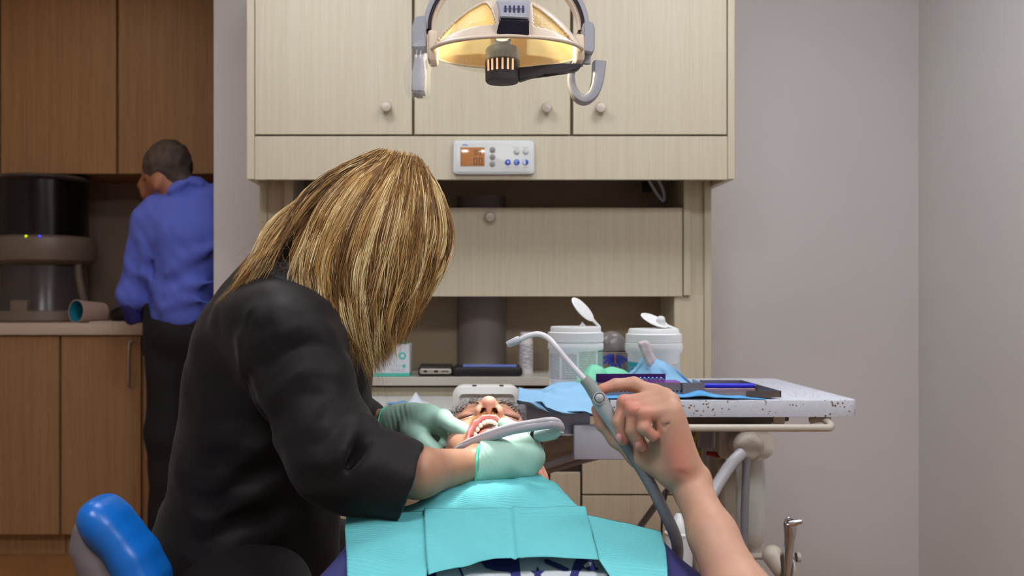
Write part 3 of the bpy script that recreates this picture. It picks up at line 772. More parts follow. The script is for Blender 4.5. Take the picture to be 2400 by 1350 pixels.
    for i, p in enumerate(pp):
        tg = (pp[min(i+1, n-1)] - pp[max(i-1, 0)]).normalized(); nr = Vector((tg.z, 0, -tg.x)); w_ = .011 + .010*(i/n)
        for k in range(12):
            a = 2*PI*k/12; ca, sa = math.cos(a), math.sin(a); sg = lambda x: math.copysign(abs(x)**.5, x)
            vs.append(p + Vector((0, sg(ca)*w_, 0)) + nr*(sg(sa)*(.0055 + .0065*(i/n)**1.5)))
    for i in range(n-1):
        for k in range(12): fs.append((i*12+k, i*12+(k+1) % 12, (i+1)*12+(k+1) % 12, (i+1)*12+k))
    fs.append(tuple(range(12))); fs.append(tuple((n-1)*12+k for k in range(12)))
    h.add(vs, fs); h.build('handle', M_gl, t, label='open loop handle')
    MB().prism([(X(a, d), Z(b_, d)) for a, b_ in [(975, 138), (999, 136), (999, 190), (996, 226), (972, 226), (966, 222), (968, 180)]], .05, at=d - .03, bev=.004).build('handle', M_gl, t, label='straight handle inside a clear bag')
    MB().cyl(P(985, 140, d), P(985, 116, d), .006).build('handle_pin', M_gl, t)
    MB().cyl(P(1375, 150, d), P(1376, 128, d), .007).build('handle_pin', M_gl, t)
    # thin plastic bag over the left handle
    q3 = NT('clear plastic bag'); q3.b.inputs['Base Color'].default_value = (.9, .93, .97, 1); q3.b.inputs['Roughness'].default_value = .12; q3.b.inputs['Alpha'].default_value = .13; q3.b.inputs['Specular IOR Level'].default_value = 1
    F = folds(5, 6, 140, .006)
    prof = [(994, 64, .002), (990, 90, .012), (984, 122, .024), (980, 150, .029), (978, 185, .031), (978, 215, .029), (979, 228, .024), (980, 231, .002)]
    vs = []; fs = []; n1 = 40; k = 0; pr = []
    for i in range(len(prof)-1):
        for u in range(6):
            w_ = u/6; a, b_ = prof[i], prof[i+1]; pr.append(tuple(a[q_]*(1-w_) + b_[q_]*w_ for q_ in range(3)))
    pr.append(prof[-1])
    for (px, py, r_) in pr:
        c = P(px, py, d - .005)
        for j in range(n1):
            a = 2*PI*j/n1; p = np.array([c.x + r_*.78*math.cos(a), c.y + r_*1.15*math.sin(a), c.z], dtype=np.float32); e = 1 + float(F(p))*25
            vs.append((c.x + r_*.78*e*math.cos(a), c.y + r_*1.15*e*math.sin(a), c.z))
    for i in range(len(pr)-1):
        for j in range(n1): fs.append((i*n1+j, i*n1+(j+1) % n1, (i+1)*n1+(j+1) % n1, (i+1)*n1+j))
    tag(MB().add(vs, fs).build('plastic_bag', q3.m, None, ang=180, loc=P(980, 231, d)), 'clear plastic bag wrapped over the left lamp handle', 'bag')
    # its light
    L = bpy.data.lights.new('examination_lamp_beam', 'SPOT'); L.energy = 30; L.color = (1, .97, .9); L.spot_size = math.radians(22); L.spot_blend = .5; L.shadow_soft_size = .03
    lo = bpy.data.objects.new('examination_lamp_beam', L); COL.objects.link(lo); src = Vector((hx, yb - .045, Z(215, d))); lo.location = src
    tgt = P(1120, 1005, 1.47); lo.rotation_euler = (tgt - src).to_track_quat('-Z', 'Y').to_euler()
    L = bpy.data.lights.new('examination_lamp_glow', 'POINT'); L.energy = 38; L.color = (1, .84, .56); L.shadow_soft_size = .012
    lo = bpy.data.objects.new('examination_lamp_glow', L); COL.objects.link(lo); lo.location = (C.x, d - .02, C.z + .045)
exam_lamp()
# ================================================================ speckled work surface with its arm, at the right
def txt_mesh(s, size, name, m, parent, M, thick=.0004, bend=None):
    cu = bpy.data.curves.new(name, 'FONT'); cu.body = s; cu.size = size; cu.align_x = 'CENTER'; cu.extrude = thick; cu.resolution_u = 2
    tmp = bpy.data.objects.new('tmp_text', cu); COL.objects.link(tmp)
    bpy.context.view_layer.update()
    me = bpy.data.meshes.new_from_object(tmp.evaluated_get(bpy.context.evaluated_depsgraph_get()))
    V = [v.co.copy() for v in me.vertices]; F = [tuple(p.vertices) for p in me.polygons]
    bpy.data.objects.remove(tmp); bpy.data.curves.remove(cu); bpy.data.meshes.remove(me)
    V = [bend(v) if bend else M @ v for v in V]
    return raw(name, V, F, m, parent, False)
D0, D1 = 2.0, 2.55; ztab = Z(938, D0); th = 40/FPX*D0
def delivery():
    t = thing('delivery_table', 'white speckled stone work surface on a cream swing arm', 'table', (X(1757, 2.05), 2.3, 0))
    q = NT('speckled solid surface'); tc = q.n('ShaderNodeTexCoord')
    v = q.n('ShaderNodeTexVoronoi'); v.inputs['Scale'].default_value = 120; v.inputs['Randomness'].default_value = 1; q.l(tc.outputs['Object'], v.inputs['Vector'])
    nz = q.n('ShaderNodeTexNoise'); nz.inputs['Scale'].default_value = 28; q.l(tc.outputs['Object'], nz.inputs['Vector'])
    sb = q.n('ShaderNodeMath', operation='MULTIPLY'); q.l(nz.outputs['Fac'], sb.inputs[0]); sb.inputs[1].default_value = .46
    lt = q.n('ShaderNodeMath', operation='LESS_THAN'); q.l(v.outputs['Distance'], lt.inputs[0]); q.l(sb.outputs[0], lt.inputs[1])
    n2 = q.n('ShaderNodeTexNoise'); n2.inputs['Scale'].default_value = 22; q.l(tc.outputs['Object'], n2.inputs['Vector'])
    gt = q.n('ShaderNodeMath', operation='GREATER_THAN'); q.l(n2.outputs['Fac'], gt.inputs[0]); gt.inputs[1].default_value = .50
    ml = q.n('ShaderNodeMath', operation='MULTIPLY'); q.l(lt.outputs[0], ml.inputs[0]); q.l(gt.outputs[0], ml.inputs[1])
    n3 = q.n('ShaderNodeTexNoise'); n3.inputs['Scale'].default_value = 120; q.l(tc.outputs['Object'], n3.inputs['Vector'])
    bs = q.n('ShaderNodeMix', data_type='RGBA'); bs.inputs['A'].default_value = lin((186, 196, 212)); bs.inputs['B'].default_value = lin((214, 218, 226)); q.l(n3.outputs['Fac'], bs.inputs['Factor'])
    mx = q.n('ShaderNodeMix', data_type='RGBA'); mx.inputs['B'].default_value = lin((112, 84, 66)); q.l(bs.outputs['Result'], mx.inputs['A']); q.l(ml.outputs[0], mx.inputs['Factor'])
    q.l(mx.outputs['Result'], q.b.inputs['Base Color']); q.b.inputs['Roughness'].default_value = .38
    xl_, xr_ = X(1385, D0), X(2013, D0)
    MB().rbox(((xl_+xr_)/2, (D0+D1)/2, ztab - th/2), (xr_-xl_, th, D1-D0), .022, .0016, axis='z').build('table_top', q.m, t)
    M_ar = mat('warm grey enamel', (186, 180, 168), .35); M_br = mat('dark bracket metal', (86, 78, 72), .45, .3)
    zu = ztab - th
    MB().box(X(1560, 2.1), X(1850, 2.1), 2.1, 2.42, zu - .022, zu - .001, .003).build('mounting_bracket', M_br, t)
    MB().box(X(1560, 2.1), X(1805, 2.1), 2.085, 2.1, zu - .026, zu - .002, .001).build('mounting_flange', M_br, t)
    MB().rbox((X(1828, 2.08), 2.09, zu - .014), (.028, .01, .03), .009, .003).build('latch_loop', M_ar, t)
    # front rail
    y = 1.965; zr = Z(1003, y)
    path = [(X(1470, y), y, zr), (X(1600, y), y, zr), (X(1800, y), y, zr), (X(1925, y), y, zr), (X(1948, y), y + .006, zr), (X(1958, y), y + .03, zr + .004), (X(1950, y), y + .055, zr + .012), (X(1930, y), y + .075, zu - .012)]
    MB().tube(catmull(path, 8), .0078, 14).build('rail', M_ar, t)
    MB().box(X(1905, 2.04), X(1945, 2.04), 2.03, 2.06, zu - .010, zu - .001, .003).build('rail_foot', M_ar, t)
    # joint plate, knuckle and knob
    dj = 2.12
    MB().rbox((X(1742, dj), dj + .02, (Z(992, dj)+Z(1075, dj))/2), (102/FPX*dj, .03, 84/FPX*dj), .008, .003).build('joint_plate', M_ar, t)
    MB().cyl((X(1740, dj), dj, Z(1038, dj)), (X(1740, dj) + .012, 2.03, Z(1042, 2.03)), .033, .033, 32).build('knuckle', M_ar, t)
    c = Vector((X(1757, 2.02), 2.03, Z(1046, 2.02)))
    MB().lathe([(.030, -.01), (.0315, .004), (.030, .012), (.024, .018), (.013, .0195), (.011, .0185), (0, .0185)], c, (.05, -1, 0), 36).build('tension_knob', M_ar, t)
    # vertical post with cover behind
    MB().rbox((X(1720, 2.2), 2.2, .5*Z(1080, 2.2)), (60/FPX*2.2, .06, Z(1080, 2.2)), .01, .003).build('post', mat('warm beige enamel', (196, 188, 170), .45), t)
    MB().cyl((X(1720, 2.2), 2.2, .0), (X(1720, 2.2), 2.2, .03), .2).build('foot_plate', M_ar, t)
    # translucent water bottle hanging beside
    zb_ = 2.1
    pr = [(1752, 1068, .0), (1752, 1070, 30), (1752, 1082, 33.5), (1752, 1240, 33.5), (1754, 1262, 30), (1757, 1278, 20), (1760, 1286, 15), (1760, 1302, 14), (1760, 1304, 0)]
    q4 = mat('milky bottle plastic', (190, 194, 190), .3, sss=.0)
    vs = []; fs = []; n = 36
    for px, py, r in pr:
        for j in range(n): a = 2*PI*j/n; vs.append((X(px + 7, zb_) + r/FPX*zb_*math.cos(a), zb_ + r/FPX*zb_*math.sin(a), Z(py, zb_)))
    for i in range(len(pr)-1):
        for j in range(n): fs.append((i*n+j, (i+1)*n+j, (i+1)*n+(j+1) % n, i*n+(j+1) % n))
    MB().add(vs, fs).build('water_bottle', q4, t)
    # strut pole going down
    MB().tube([P(1750, 1070, 2.0), P(1745, 1200, 2.0), P(1744, 1350, 2.0), (X(1744, 2.0), 2.0, .3)], .0085, 14).build('hanging_hose', M_tube, t)
    # holder rod and cup
    yh = 1.95
    MB().tube([P(1690, 1303, 2.12), P(1750, 1304, 2.0), P(1863, 1304, yh)], .0068, 14).build('holder_rod', M_ar, t)
    MB().lathe([(.010, 0), (.0105, .008), (0, .012)], P(1866, 1306, yh), (1, 0, 0), 20).build('rod_end', M_ar, t)
    ops = [('u', 0, rc(P(1812, 1302, yh-.01), P(1836, 1330, yh-.02), .022, .024)), ('u', .01, rc(P(1836, 1325, yh-.02), P(1850, 1345, yh-.02), .022, .016)),
           ('s', .004, rc(P(1851, 1260, yh-.035), P(1842, 1350, yh-.035), .015, .0125)), ('s', .002, rc(P(1840, 1340, yh-.06), P(1840, 1420, yh-.06), .008)), ('s', .003, rb(P(1845, 1370, yh-.05), (.008, .03, .05), .003))]
    sculpt('handpiece_cup', ops, .0016, M_ar, t)
    # the handpiece itself
    hp = thing('metal_handpiece', 'shiny metal handpiece with short nozzle standing in a cream cup holder', 'dental instrument', P(1842, 1360, yh - .03))
    yy = yh - .035
    MB().tube([P(1842, 1400, yy), P(1843, 1350, yy), P(1846, 1318, yy), P(1848, 1290, yy), P(1850, 1268, yy), P(1852, 1250, yy), P(1852, 1237, yy), P(1850, 1226, yy), P(1849, 1219, yy)],
              [.0065, .0068, .0092, .0094, .0098, .0118, .0128, .0118, .004], 24).build('body', M_chrome, hp)
    MB().tube([P(1848, 1228, yy - .008), P(1860, 1226, yy - .009), P(1868, 1224, yy - .01), P(1879, 1222, yy - .011)], [.006, .0066, .0056, .0040], 18).build('nozzle', M_chrome, hp)
    MB().cyl(P(1879, 1222, yy - .011), P(1880, 1221.9, yy - .0112), .0026).build('nozzle_opening', M_black, hp)
    MB().tube(catmull([P(1838, 1228, yy), P(1843, 1217, yy - .004), P(1852, 1214, yy - .004), P(1859, 1220, yy - .002)], 5), .0022, 8).build('clip_ring', M_chrome, hp)
    # tubing and fittings under the table
    dt = 2.2
    MB().tube([P(1656, 1000, dt), P(1655, 1048, dt)], .020, 20).build('connector', M_grey, t)
    MB().tube([P(1656, 1048, dt), P(1656, 1140, dt), P(1650, 1260, dt), (X(1648, dt), dt, .35)], .0118, 14).build('supply_hose', M_ltube, t)
    MB().tube(catmull([P(1634, 1010, 2.25), P(1626, 1045, 2.25), P(1640, 1060, 2.25), P(1670, 1064, 2.25), P(1690, 1070, 2.2)], 6), .0035, 8).build('yellow_wire', mat('yellow wire', (206, 180, 20), .4), t)
    MB().tube([P(1655, 1062, 2.19), P(1672, 1064, 2.19), P(1686, 1068, 2.19)], .0055, 8).build('red_connector', mat('red connector', (140, 24, 20), .4), t)
    MB().box(X(1622, 2.3), X(1700, 2.3), 2.3, 2.36, Z(1300, 2.3), zu - .024, .002).build('post_cover', mat('beige cover', (150, 140, 122), .5), t)
delivery()
# thick hose hanging from the knuckle, passing behind the patient's arm
tag(MB().tube(catmull([P(1738, 1062, 1.99), P(1715, 1086, 1.97), P(1690, 1122, 1.95), P(1668, 1160, 1.93), P(1640, 1205, 1.92), P(1626, 1255, 1.93), P(1640, 1340, 1.95), P(1690, 1400, 1.98)], 6), .0125, 16).build('thick_hose', M_ltube, loc=P(1690, 1400, 1.98)), 'thick light grey hose hanging from the round joint under the speckled table', 'hose')

# grey equipment boxes at the left end of the work surface
def gbox(name, px0, px1, py0, py1, y0, dep, m, label, cat):
    t = thing(name, label, cat, (X((px0+px1)/2, y0), y0 + dep/2, Z(py1, y0)))
    MB().box(X(px0, y0), X(px1, y0), y0, y0 + dep, Z(py1, y0), Z(py0, y0), .004).build('housing', m, t)
    return t
M_eb = mat('blue grey enamel', (178, 184, 204), .45)
e1 = gbox('equipment_box', 1234, 1384, 946, 1021, 2.0, .34, M_eb, 'blue-grey equipment box under the blue paper wrap', 'box')
e2 = gbox('flap_panel', 1345, 1470, 997, 1078, 1.975, .019, mat('grey enamel flap', (172, 174, 186), .45), "grey flap panel behind the patient's raised thumb", 'panel')
MB().box(X(1234, 1.99), X(1345, 1.99), 1.985, 1.9995, Z(1021, 1.99), Z(1017, 1.99), .001).build('lower_lip', M_grey, e1)
# side column, pipes and dark recess beneath
t = thing('suction_column', 'pale grey column with step beneath the blue-grey equipment box', 'column', (X(1260, 2.1), 2.1, 0))
MB().box(X(1240, 2.1), X(1273, 2.1), 2.08, 2.2, Z(1060, 2.1), Z(1021, 2.1), .003).build('upper_section', M_grey, t)
MB().box(X(1240, 2.1), X(1276, 2.1), 2.07, 2.2, .0, Z(1054, 2.1), .004).build('lower_section', mat('pale grey enamel', (158, 158, 164), .4), t)
for i, (pts, r, c, lb) in enumerate((
    ([(1262, 1062), (1310, 1050), (1360, 1040), (1400, 1036)], .024, (150, 138, 122), 'thick taupe hose crossing behind the grey column'),
    ([(1262, 1098), (1300, 1086), (1345, 1072), (1400, 1060)], .0095, (168, 170, 182), 'light grey hose below the thick taupe hose'),
    ([(1262, 1110), (1300, 1100), (1345, 1086), (1400, 1072)], .0065, (120, 112, 108), 'lowest and thinnest of the hoses beside the grey column'))):
    tag(MB().tube(catmull([P(a, b, 2.3 - .03*i) for a, b in pts], 6), r, 16).build('hose', mat('hose %d' % i, tuple(min(255, int(q_*1.2)) for q_ in c), .45), loc=P(1400, 1040, 2.3)), lb, 'hose', 'hoses behind the grey column')
tag(MB().tube(catmull([P(1500, 1235, 2.5), P(1540, 1180, 2.5), P(1580, 1130, 2.5), P(1600, 1100, 2.5)], 6), .009, 12).build('strut', M_tube, loc=P(1500, 1235, 2.5)), 'grey slanted rod in front of the drawers', 'rod')
tag(MB().tube(catmull([P(1566, 1130, 2.45), P(1560, 1170, 2.45), P(1552, 1210, 2.45), P(1550, 1290, 2.45)], 6), .003, 8).build('cable', M_dgrey, loc=P(1550, 1290, 2.45)), 'thin dark cable hanging in front of the drawers', 'cable')
# small clear-white suction canister seen behind the hose
def suction_cup():
    d = 1.9; t = thing('suction_holder', 'small translucent white holder behind the grey suction hose', 'holder', P(1590, 1300, d))
    MB().lathe([(0, Z(1330, d)), (.026, Z(1325, d)), (.028, Z(1250, d)), (.024, Z(1236, d)), (.012, Z(1215, d)), (.006, Z(1204, d)), (0, Z(1203, d))], (X(1592, d), d, 0), seg=28).build('body', mat('frosted white plastic', (198, 202, 206), .25), t)
    MB().lathe([(.029, -.002), (.030, .002), (.028, .006)], (X(1592, d), d, Z(1250, d)), seg=28).build('rim', M_white, t)
suction_cup()

# ---------------------------------------------------------------- wipes canisters
def canister(cx, d, base_py, parts, lid, label, band=None):
    z0 = ztab + .0008
    t = thing('wipes_canister', label, 'canister', (cx, d, z0), 'canisters of wipes on the speckled table')
    s = d/FPX; M_c = mat('canister white', (236, 240, 240), .32)
    MB().lathe([(r*s, Z(py, d) - z0) if py else (r*s, 0) for r, py in parts['body']], (cx, d, z0), seg=56).build('tub', M_c, t)
    MB().lathe([(r*s, Z(py, d) - z0) for r, py in parts['cap']], (cx, d, z0), seg=56).build('screw_cap', M_c, t)
    # open flip lid
    (ax, ay), (bx, by) = lid['hinge'], lid['tip']
    A = P(ax, ay, d); B = P(bx, by, d); ax_ = (B - A).normalized(); L = (B - A).length
    side = Vector((0, 1, 0)); side = Vector(lid.get('side', (0, 1, 0))); side = (side - ax_*side.dot(ax_)).normalized(); nr = ax_.cross(side).normalized()
    mid = A + ax_*L*.62
    R = np.array([[ax_.x, side.x, nr.x], [ax_.y, side.y, nr.y], [ax_.z, side.z, nr.z]])
    ops = [('u', 0, el(mid, (L*.40, L*.28, .0045), R)), ('s', .002, el(mid + nr*.005*lid.get('sgn', 1), (L*.36, L*.26, .0055), R)), ('u', .004, rc(A, A + ax_*L*.3, .0035))]
    sculpt('flip_lid', ops, .0012, M_c, t)
    w = lid['wipe']
    sculpt('wipe', [('u', 0, rc(P(w[0], w[1], d), P(w[0], w[2], d), w[3], w[4])), ('d', 0, folds(2, 4, 300, .0015))], .0012, mat('white wipe', (214, 218, 218), .85), t)
    return t, M_c
s1 = 2.3
c1, _ = canister(X(1349, s1), s1, 894, {'body': [(0, 0), (61, 0), (62, 890), (62, 822), (65, 816), (65, 806), (63, 802)], 'cap': [(61, 803), (65, 800), (65, 779), (59, 777), (59, 768), (57, 765), (0, 765)]},
    {'hinge': (1405, 766), 'tip': (1342, 700), 'side': (.42, .8, .30), 'wipe': (1365, 765, 756, .010, .002)}, 'larger white wipes canister with grey and green label and lid raised high')
# its label: white sheet with blocks of fine print and a green panel
def label_arc(t, cx, d, r, a0, a1, py0, py1, m, name, off=.0006):
    n = 24; vs = []; fs = []
    for i in range(n+1):
        a = math.radians(a0 + (a1-a0)*i/n); x = cx + (r+off)*math.sin(a); y = d - (r+off)*math.cos(a)
        vs += [(x, y, Z(py0, d)), (x, y, Z(py1, d))]
    for i in range(n): fs.append((2*i, 2*i+1, 2*i+3, 2*i+2))
    return MB().add(vs, fs).build(name, m, t)
def print_mat(name, c1, c2, sx=9000, sz=1.0, rows=.004):
    q = NT(name); tc = q.n('ShaderNodeTexCoord'); sp = q.n('ShaderNodeSeparateXYZ'); q.l(tc.outputs['Object'], sp.inputs[0])
    w = q.n('ShaderNodeMath', operation='FRACT'); m_ = q.n('ShaderNodeMath', operation='MULTIPLY'); q.l(sp.outputs['Z'], m_.inputs[0]); m_.inputs[1].default_value = 1/rows; q.l(m_.outputs[0], w.inputs[0])
    lt = q.n('ShaderNodeMath', operation='LESS_THAN'); q.l(w.outputs[0], lt.inputs[0]); lt.inputs[1].default_value = .55
    mp = q.n('ShaderNodeMapping'); mp.inputs['Scale'].default_value = (400, 400, 1/rows); q.l(tc.outputs['Object'], mp.inputs[0])
    nz = q.n('ShaderNodeTexNoise'); nz.inputs['Scale'].default_value = 1; q.l(mp.outputs[0], nz.inputs['Vector'])
    gt = q.n('ShaderNodeMath', operation='GREATER_THAN'); q.l(nz.outputs['Fac'], gt.inputs[0]); gt.inputs[1].default_value = .42
    ml = q.n('ShaderNodeMath', operation='MULTIPLY'); q.l(lt.outputs[0], ml.inputs[0]); q.l(gt.outputs[0], ml.inputs[1])
    mx = q.n('ShaderNodeMix', data_type='RGBA'); mx.inputs['A'].default_value = lin(c1); mx.inputs['B'].default_value = lin(c2); q.l(ml.outputs[0], mx.inputs['Factor'])
    q.l(mx.outputs['Result'], q.b.inputs['Base Color']); q.b.inputs['Roughness'].default_value = .4
    return q.m
r1 = 62/FPX*s1; x1 = X(1349, s1)
label_arc(c1, x1, s1, r1, -150, 150, 822, 892, mat('label white', (222, 228, 228), .35), 'label')
M_pr = print_mat('fine print', (204, 210, 212), (166, 174, 178)); M_pr2 = print_mat('fine print greenish', (200, 212, 208), (158, 178, 172))
label_arc(c1, x1, s1, r1, -80, -42, 826, 884, M_pr, 'print_column', .0010)
label_arc(c1, x1, s1, r1, -36, -4, 826, 884, M_pr, 'print_column', .0010)
label_arc(c1, x1, s1, r1, 1, 40, 821, 868, M_pr2, 'print_column', .0010)
label_arc(c1, x1, s1, r1, 48, 110, 815, 890, mat('pale green print', (150, 186, 176), .4), 'green_panel', .0010)
label_arc(c1, x1, s1, r1, 48, 110, 815, 822, mat('dark green print', (58, 140, 116), .4), 'green_stripe', .0014)
s2 = 2.36; x2 = X(1532, s2)
c2, _ = canister(x2, s2, 894, {'body': [(0, 0), (58, 0), (60, 885), (60, 830), (66, 822), (67, 812), (66, 804), (63, 802)], 'cap': [(62, 803), (65, 801), (65, 783), (60, 781), (58, 772), (56, 770), (0, 770)]},
    {'hinge': (1585, 772), 'tip': (1503, 738), 'side': (-.25, .8, .55), 'wipe': (1549, 770, 752, .011, .012), 'sgn': -1}, 'white wipes canister with cyan band and lid folded half open')
r2 = 60/FPX*s2
label_arc(c2, x2, s2, r2, -150, 20, 847, 892, mat('cyan print', (22, 160, 180), .4), 'cyan_band')
label_arc(c2, x2, s2, r2, 30, 150, 850, 890, print_mat('fine print two', (214, 218, 216), (176, 182, 184)), 'print_column')
def bend2(v):
    a = -.62 + v.x/r2; return Vector((x2 + (r2+.0012)*math.sin(a), s2 - (r2+.0012)*math.cos(a), Z(869, s2) + v.y))
txt_mesh('icroPlus', .030, 'brand_lettering', mat('white lettering', (214, 232, 236), .4), c2, None, .0003, bend2)

# grey crumpled plastic and printed tissue box between the canisters
d = 2.46; xa, xb = X(1417, d), X(1470, d)
t = thing('tissue_box', 'dark tissue box printed with blue petals between the two canisters', 'box', ((xa+xb)/2, d + .05, ztab))
MB().box(X(1405, d), X(1475, d), d, d + .08, ztab + .0008, Z(826, d), .001).build('carton', mat('brown grey card', (136, 124, 116), .5, noise=(40, .3)), t, False)
M_pe = mat('blue petal print', (58, 74, 168), .5); cx, cz = X(1442, d), Z(829, d)
for i, a in enumerate((-160, -140, -122, -104, -88, -70, -50, -30)):
    a = math.radians(a); L = .036 + .006*(i % 2); dx, dz = math.cos(a), math.sin(a); px_, pz_ = -dz, dx
    pts = [(cx + dx*L*u + px_*w_, cz + dz*L*u + pz_*w_) for u, w_ in ((.15, .001), (.5, .0042), (.85, .0035), (1, 0), (.85, -.0035), (.5, -.0042), (.15, -.001))]
    pts = [(min(max(p[0], X(1406, d)), X(1474, d)), min(max(p[1], ztab + .002), Z(827, d))) for p in pts]
    MB().prism(pts, .0006, at=d - .0006).build('petal_print', M_pe, t, False)
MB().prism([(cx - .0016, cz), (cx + .0016, cz), (cx + .0016, cz - .028), (cx - .0016, cz - .028)], .0006, at=d - .0009).build('stem_print', mat('orange print two', (206, 120, 60), .5), t, False)
sculpt('grey_film', [('u', 0, el((X(1440, d), d + .04, Z(822, d)), (.040, .035, .050))), ('i', .003, rb((X(1440, d), d + .04, Z(826, d) + .2), (.3, .3, .2), .001)), ('d', 0, folds(12, 5, 120, .003))], .003, mat('grey film', (112, 106, 102), .3), t)
# mint green gloves lying on the table
def glovepile(name, cs, seed, label):
    ops = [('u', .012, el(c, r, rot)) for c, r, rot in cs] + [('i', .002, rb((0, 0, ztab + .3), (3, 4, .2995), .001)), ('d', 0, folds(seed, 6, 110, .0045))]
    V, F = sdf_mesh(ops, .0025); V = smooth_mesh(V, F, 2)
    tag(raw(name, V, F, mat('mint glove %d' % seed, (122, 214, 176), .45), ang=180, loc=(cs[0][0][0], cs[0][0][1], ztab)), label, 'glove', 'mint gloves on the speckled table')
dg = 2.19
glovepile('rubber_glove', [((X(1394, dg), dg, ztab + .022), (.034, .034, .040), None), ((X(1378, dg), dg - .01, ztab + .012), (.026, .034, .030), (0, 0, 20)), ((X(1402, dg), dg - .01, ztab + .012), (.042, .02, .026), None)], 21, 'crumpled mint rubber glove nearest the large canister')
glovepile('rubber_glove', [((X(1440, dg), dg + .01, ztab + .022), (.040, .035, .036), None), ((X(1466, dg), dg, ztab + .012), (.03, .03, .028), None)], 22, 'crumpled mint rubber glove before the printed tissue box')

# ---------------------------------------------------------------- blue paper wraps
M_bp = mat('blue wrap paper', (138, 188, 224), .75, noise=(14, .06))
def sheet(name, fn, nu, nv, m, label, cat, group=None, th=.0008):
    vs = [fn(i/nu, j/nv) for i in range(nu+1) for j in range(nv+1)]
    fs = [(i*(nv+1)+j, (i+1)*(nv+1)+j, (i+1)*(nv+1)+j+1, i*(nv+1)+j+1) for i in range(nu) for j in range(nv)]
    o = MB().add(vs, fs).build(name, m, None, ang=180, loc=vs[len(vs)//2]); tag(o, label, cat, group)
    md = o.modifiers.new('thick', 'SOLIDIFY'); md.thickness = th
    return o
F1 = folds(31, 7, 42, .040)
def lerp(t, ks):
    for (a, x), (b, y) in zip(ks[:-1], ks[1:]):
        if t <= b: return x + (y - x)*(t - a)/(b - a)
    return ks[-1][1]
def wrap1(u, v):
    # u across the table (left to right), v from front edge (0) to back (1); the front hangs over the edge
    dd = 1.985 + .0*v
    fpx = 1212 + u*(1420 - 1212)
    front_py = lerp(u, [(0, 946), (.12, 951), (.33, 968), (.5, 975), (.62, 968), (.78, 966), (1, 985)])
    lip_py = lerp(u, [(0, 938), (.12, 940), (.28, 941), (.33, 955), (.5, 964), (.62, 965), (.78, 964), (1, 981)])
    back_py = lerp(u, [(0, 937), (.2, 925), (.4, 905), (.52, 896), (.8, 893), (1, 893)])
    x_ = lambda y: X(fpx, 2.0) + (y-2.0)*.05*0
    f = F1(np.array([u*.4, v*.4, .3], dtype=np.float32))
    if v < .25:
        w = v/.25; p0 = P(fpx + 14*math.exp(-((u-.28)/.05)**2)*(1-w), front_py, 1.97); p1 = P(fpx, lip_py, 1.955); p = p0.lerp(p1, w); return p + Vector((0, .012*math.sin(w*PI + u*17), 0))
    w = (v - .25)/.75; p1 = P(fpx, lip_py, 1.955); yb_ = 2.20
    p2 = P(lerp(u, [(0, 1222), (.5, 1300), (1, 1420)]), back_py, yb_); p = p1.lerp(p2, w)
    top = ztab + .003
    z = p.z + .5*f*math.sin(w*PI)*1.2 + (.010*math.sin(w*PI))
    if p.y > 1.985: z = max(z, top)
    return Vector((p.x, p.y, z))
sheet('blue_wrap', wrap1, 60, 40, M_bp, 'light blue wrap paper draped over the left front edge of the speckled table', 'paper', 'blue wrap papers')
F2 = folds(33, 6, 60, .010)
def wrap2(u, v):
    x = X(1420 + u*(1795 - 1420), 2.0); f = float(F2(np.array([u*.35, v*.3, .1], dtype=np.float32)))
    bump = (.006 + .014*math.exp(-((u-.60)/.07)**2) + .006*math.exp(-((u-.40)/.12)**2))*math.sin(min(1, v*5+.25)*PI*.5)*(1-v)
    y = D0 + .004 + v*.20 + .003*math.sin(u*30)*(1-v)
    return Vector((x + .04*v*(1 if u > .8 else 0), y, ztab + .0015 + (bump + abs(f)*.6)*(1 - v)*min(1, (1-u)*6)))
sheet('blue_wrap', wrap2, 70, 24, mat('blue wrap paper deep', (84, 160, 216), .75), 'blue wrap paper lying under the steel instrument cassettes', 'paper', 'blue wrap papers')
F3 = folds(35, 7, 60, .020)
def wrap3(u, v):
    d_ = 2.24; base = P(1470 + u*150, 898, d_)
    top = lerp(u, [(0, 878), (.12, 862), (.25, 830), (.3, 827), (.42, 838), (.6, 850), (.75, 862), (.9, 884), (1, 897)])
    zt_ = Z(top, d_); f = float(F3(np.array([u*.2, v*.2, .7], dtype=np.float32)))
    z = ztab + .001 + (zt_ - ztab)*v**.8
    return Vector((base.x - .006*math.sin(v*3), d_ - .07*(1 - v)**1.3 + f*1.2*v**.5, z))
sheet('blue_wrap', wrap3, 60, 36, M_bp, 'blue crumpled wrap standing before the canister with cyan band', 'paper', 'blue wrap papers')
dp_ = 2.2
V_, F_ = sdf_mesh([('u', 0, rc(P(1504, 808, dp_), P(1522, 848, dp_), .009, .011)), ('u', .006, rc(P(1515, 808, dp_), P(1527, 840, dp_), .008, .008)), ('d', 0, folds(14, 4, 200, .003))], .0018)
tag(raw('plastic_pouch', V_, F_, mat('pink and clear pouch', (206, 196, 196), .25, noise=(60, .15)), ang=180, loc=P(1520, 848, dp_)), 'small pinkish clear pouch sticking up out of the blue wrap', 'pouch')

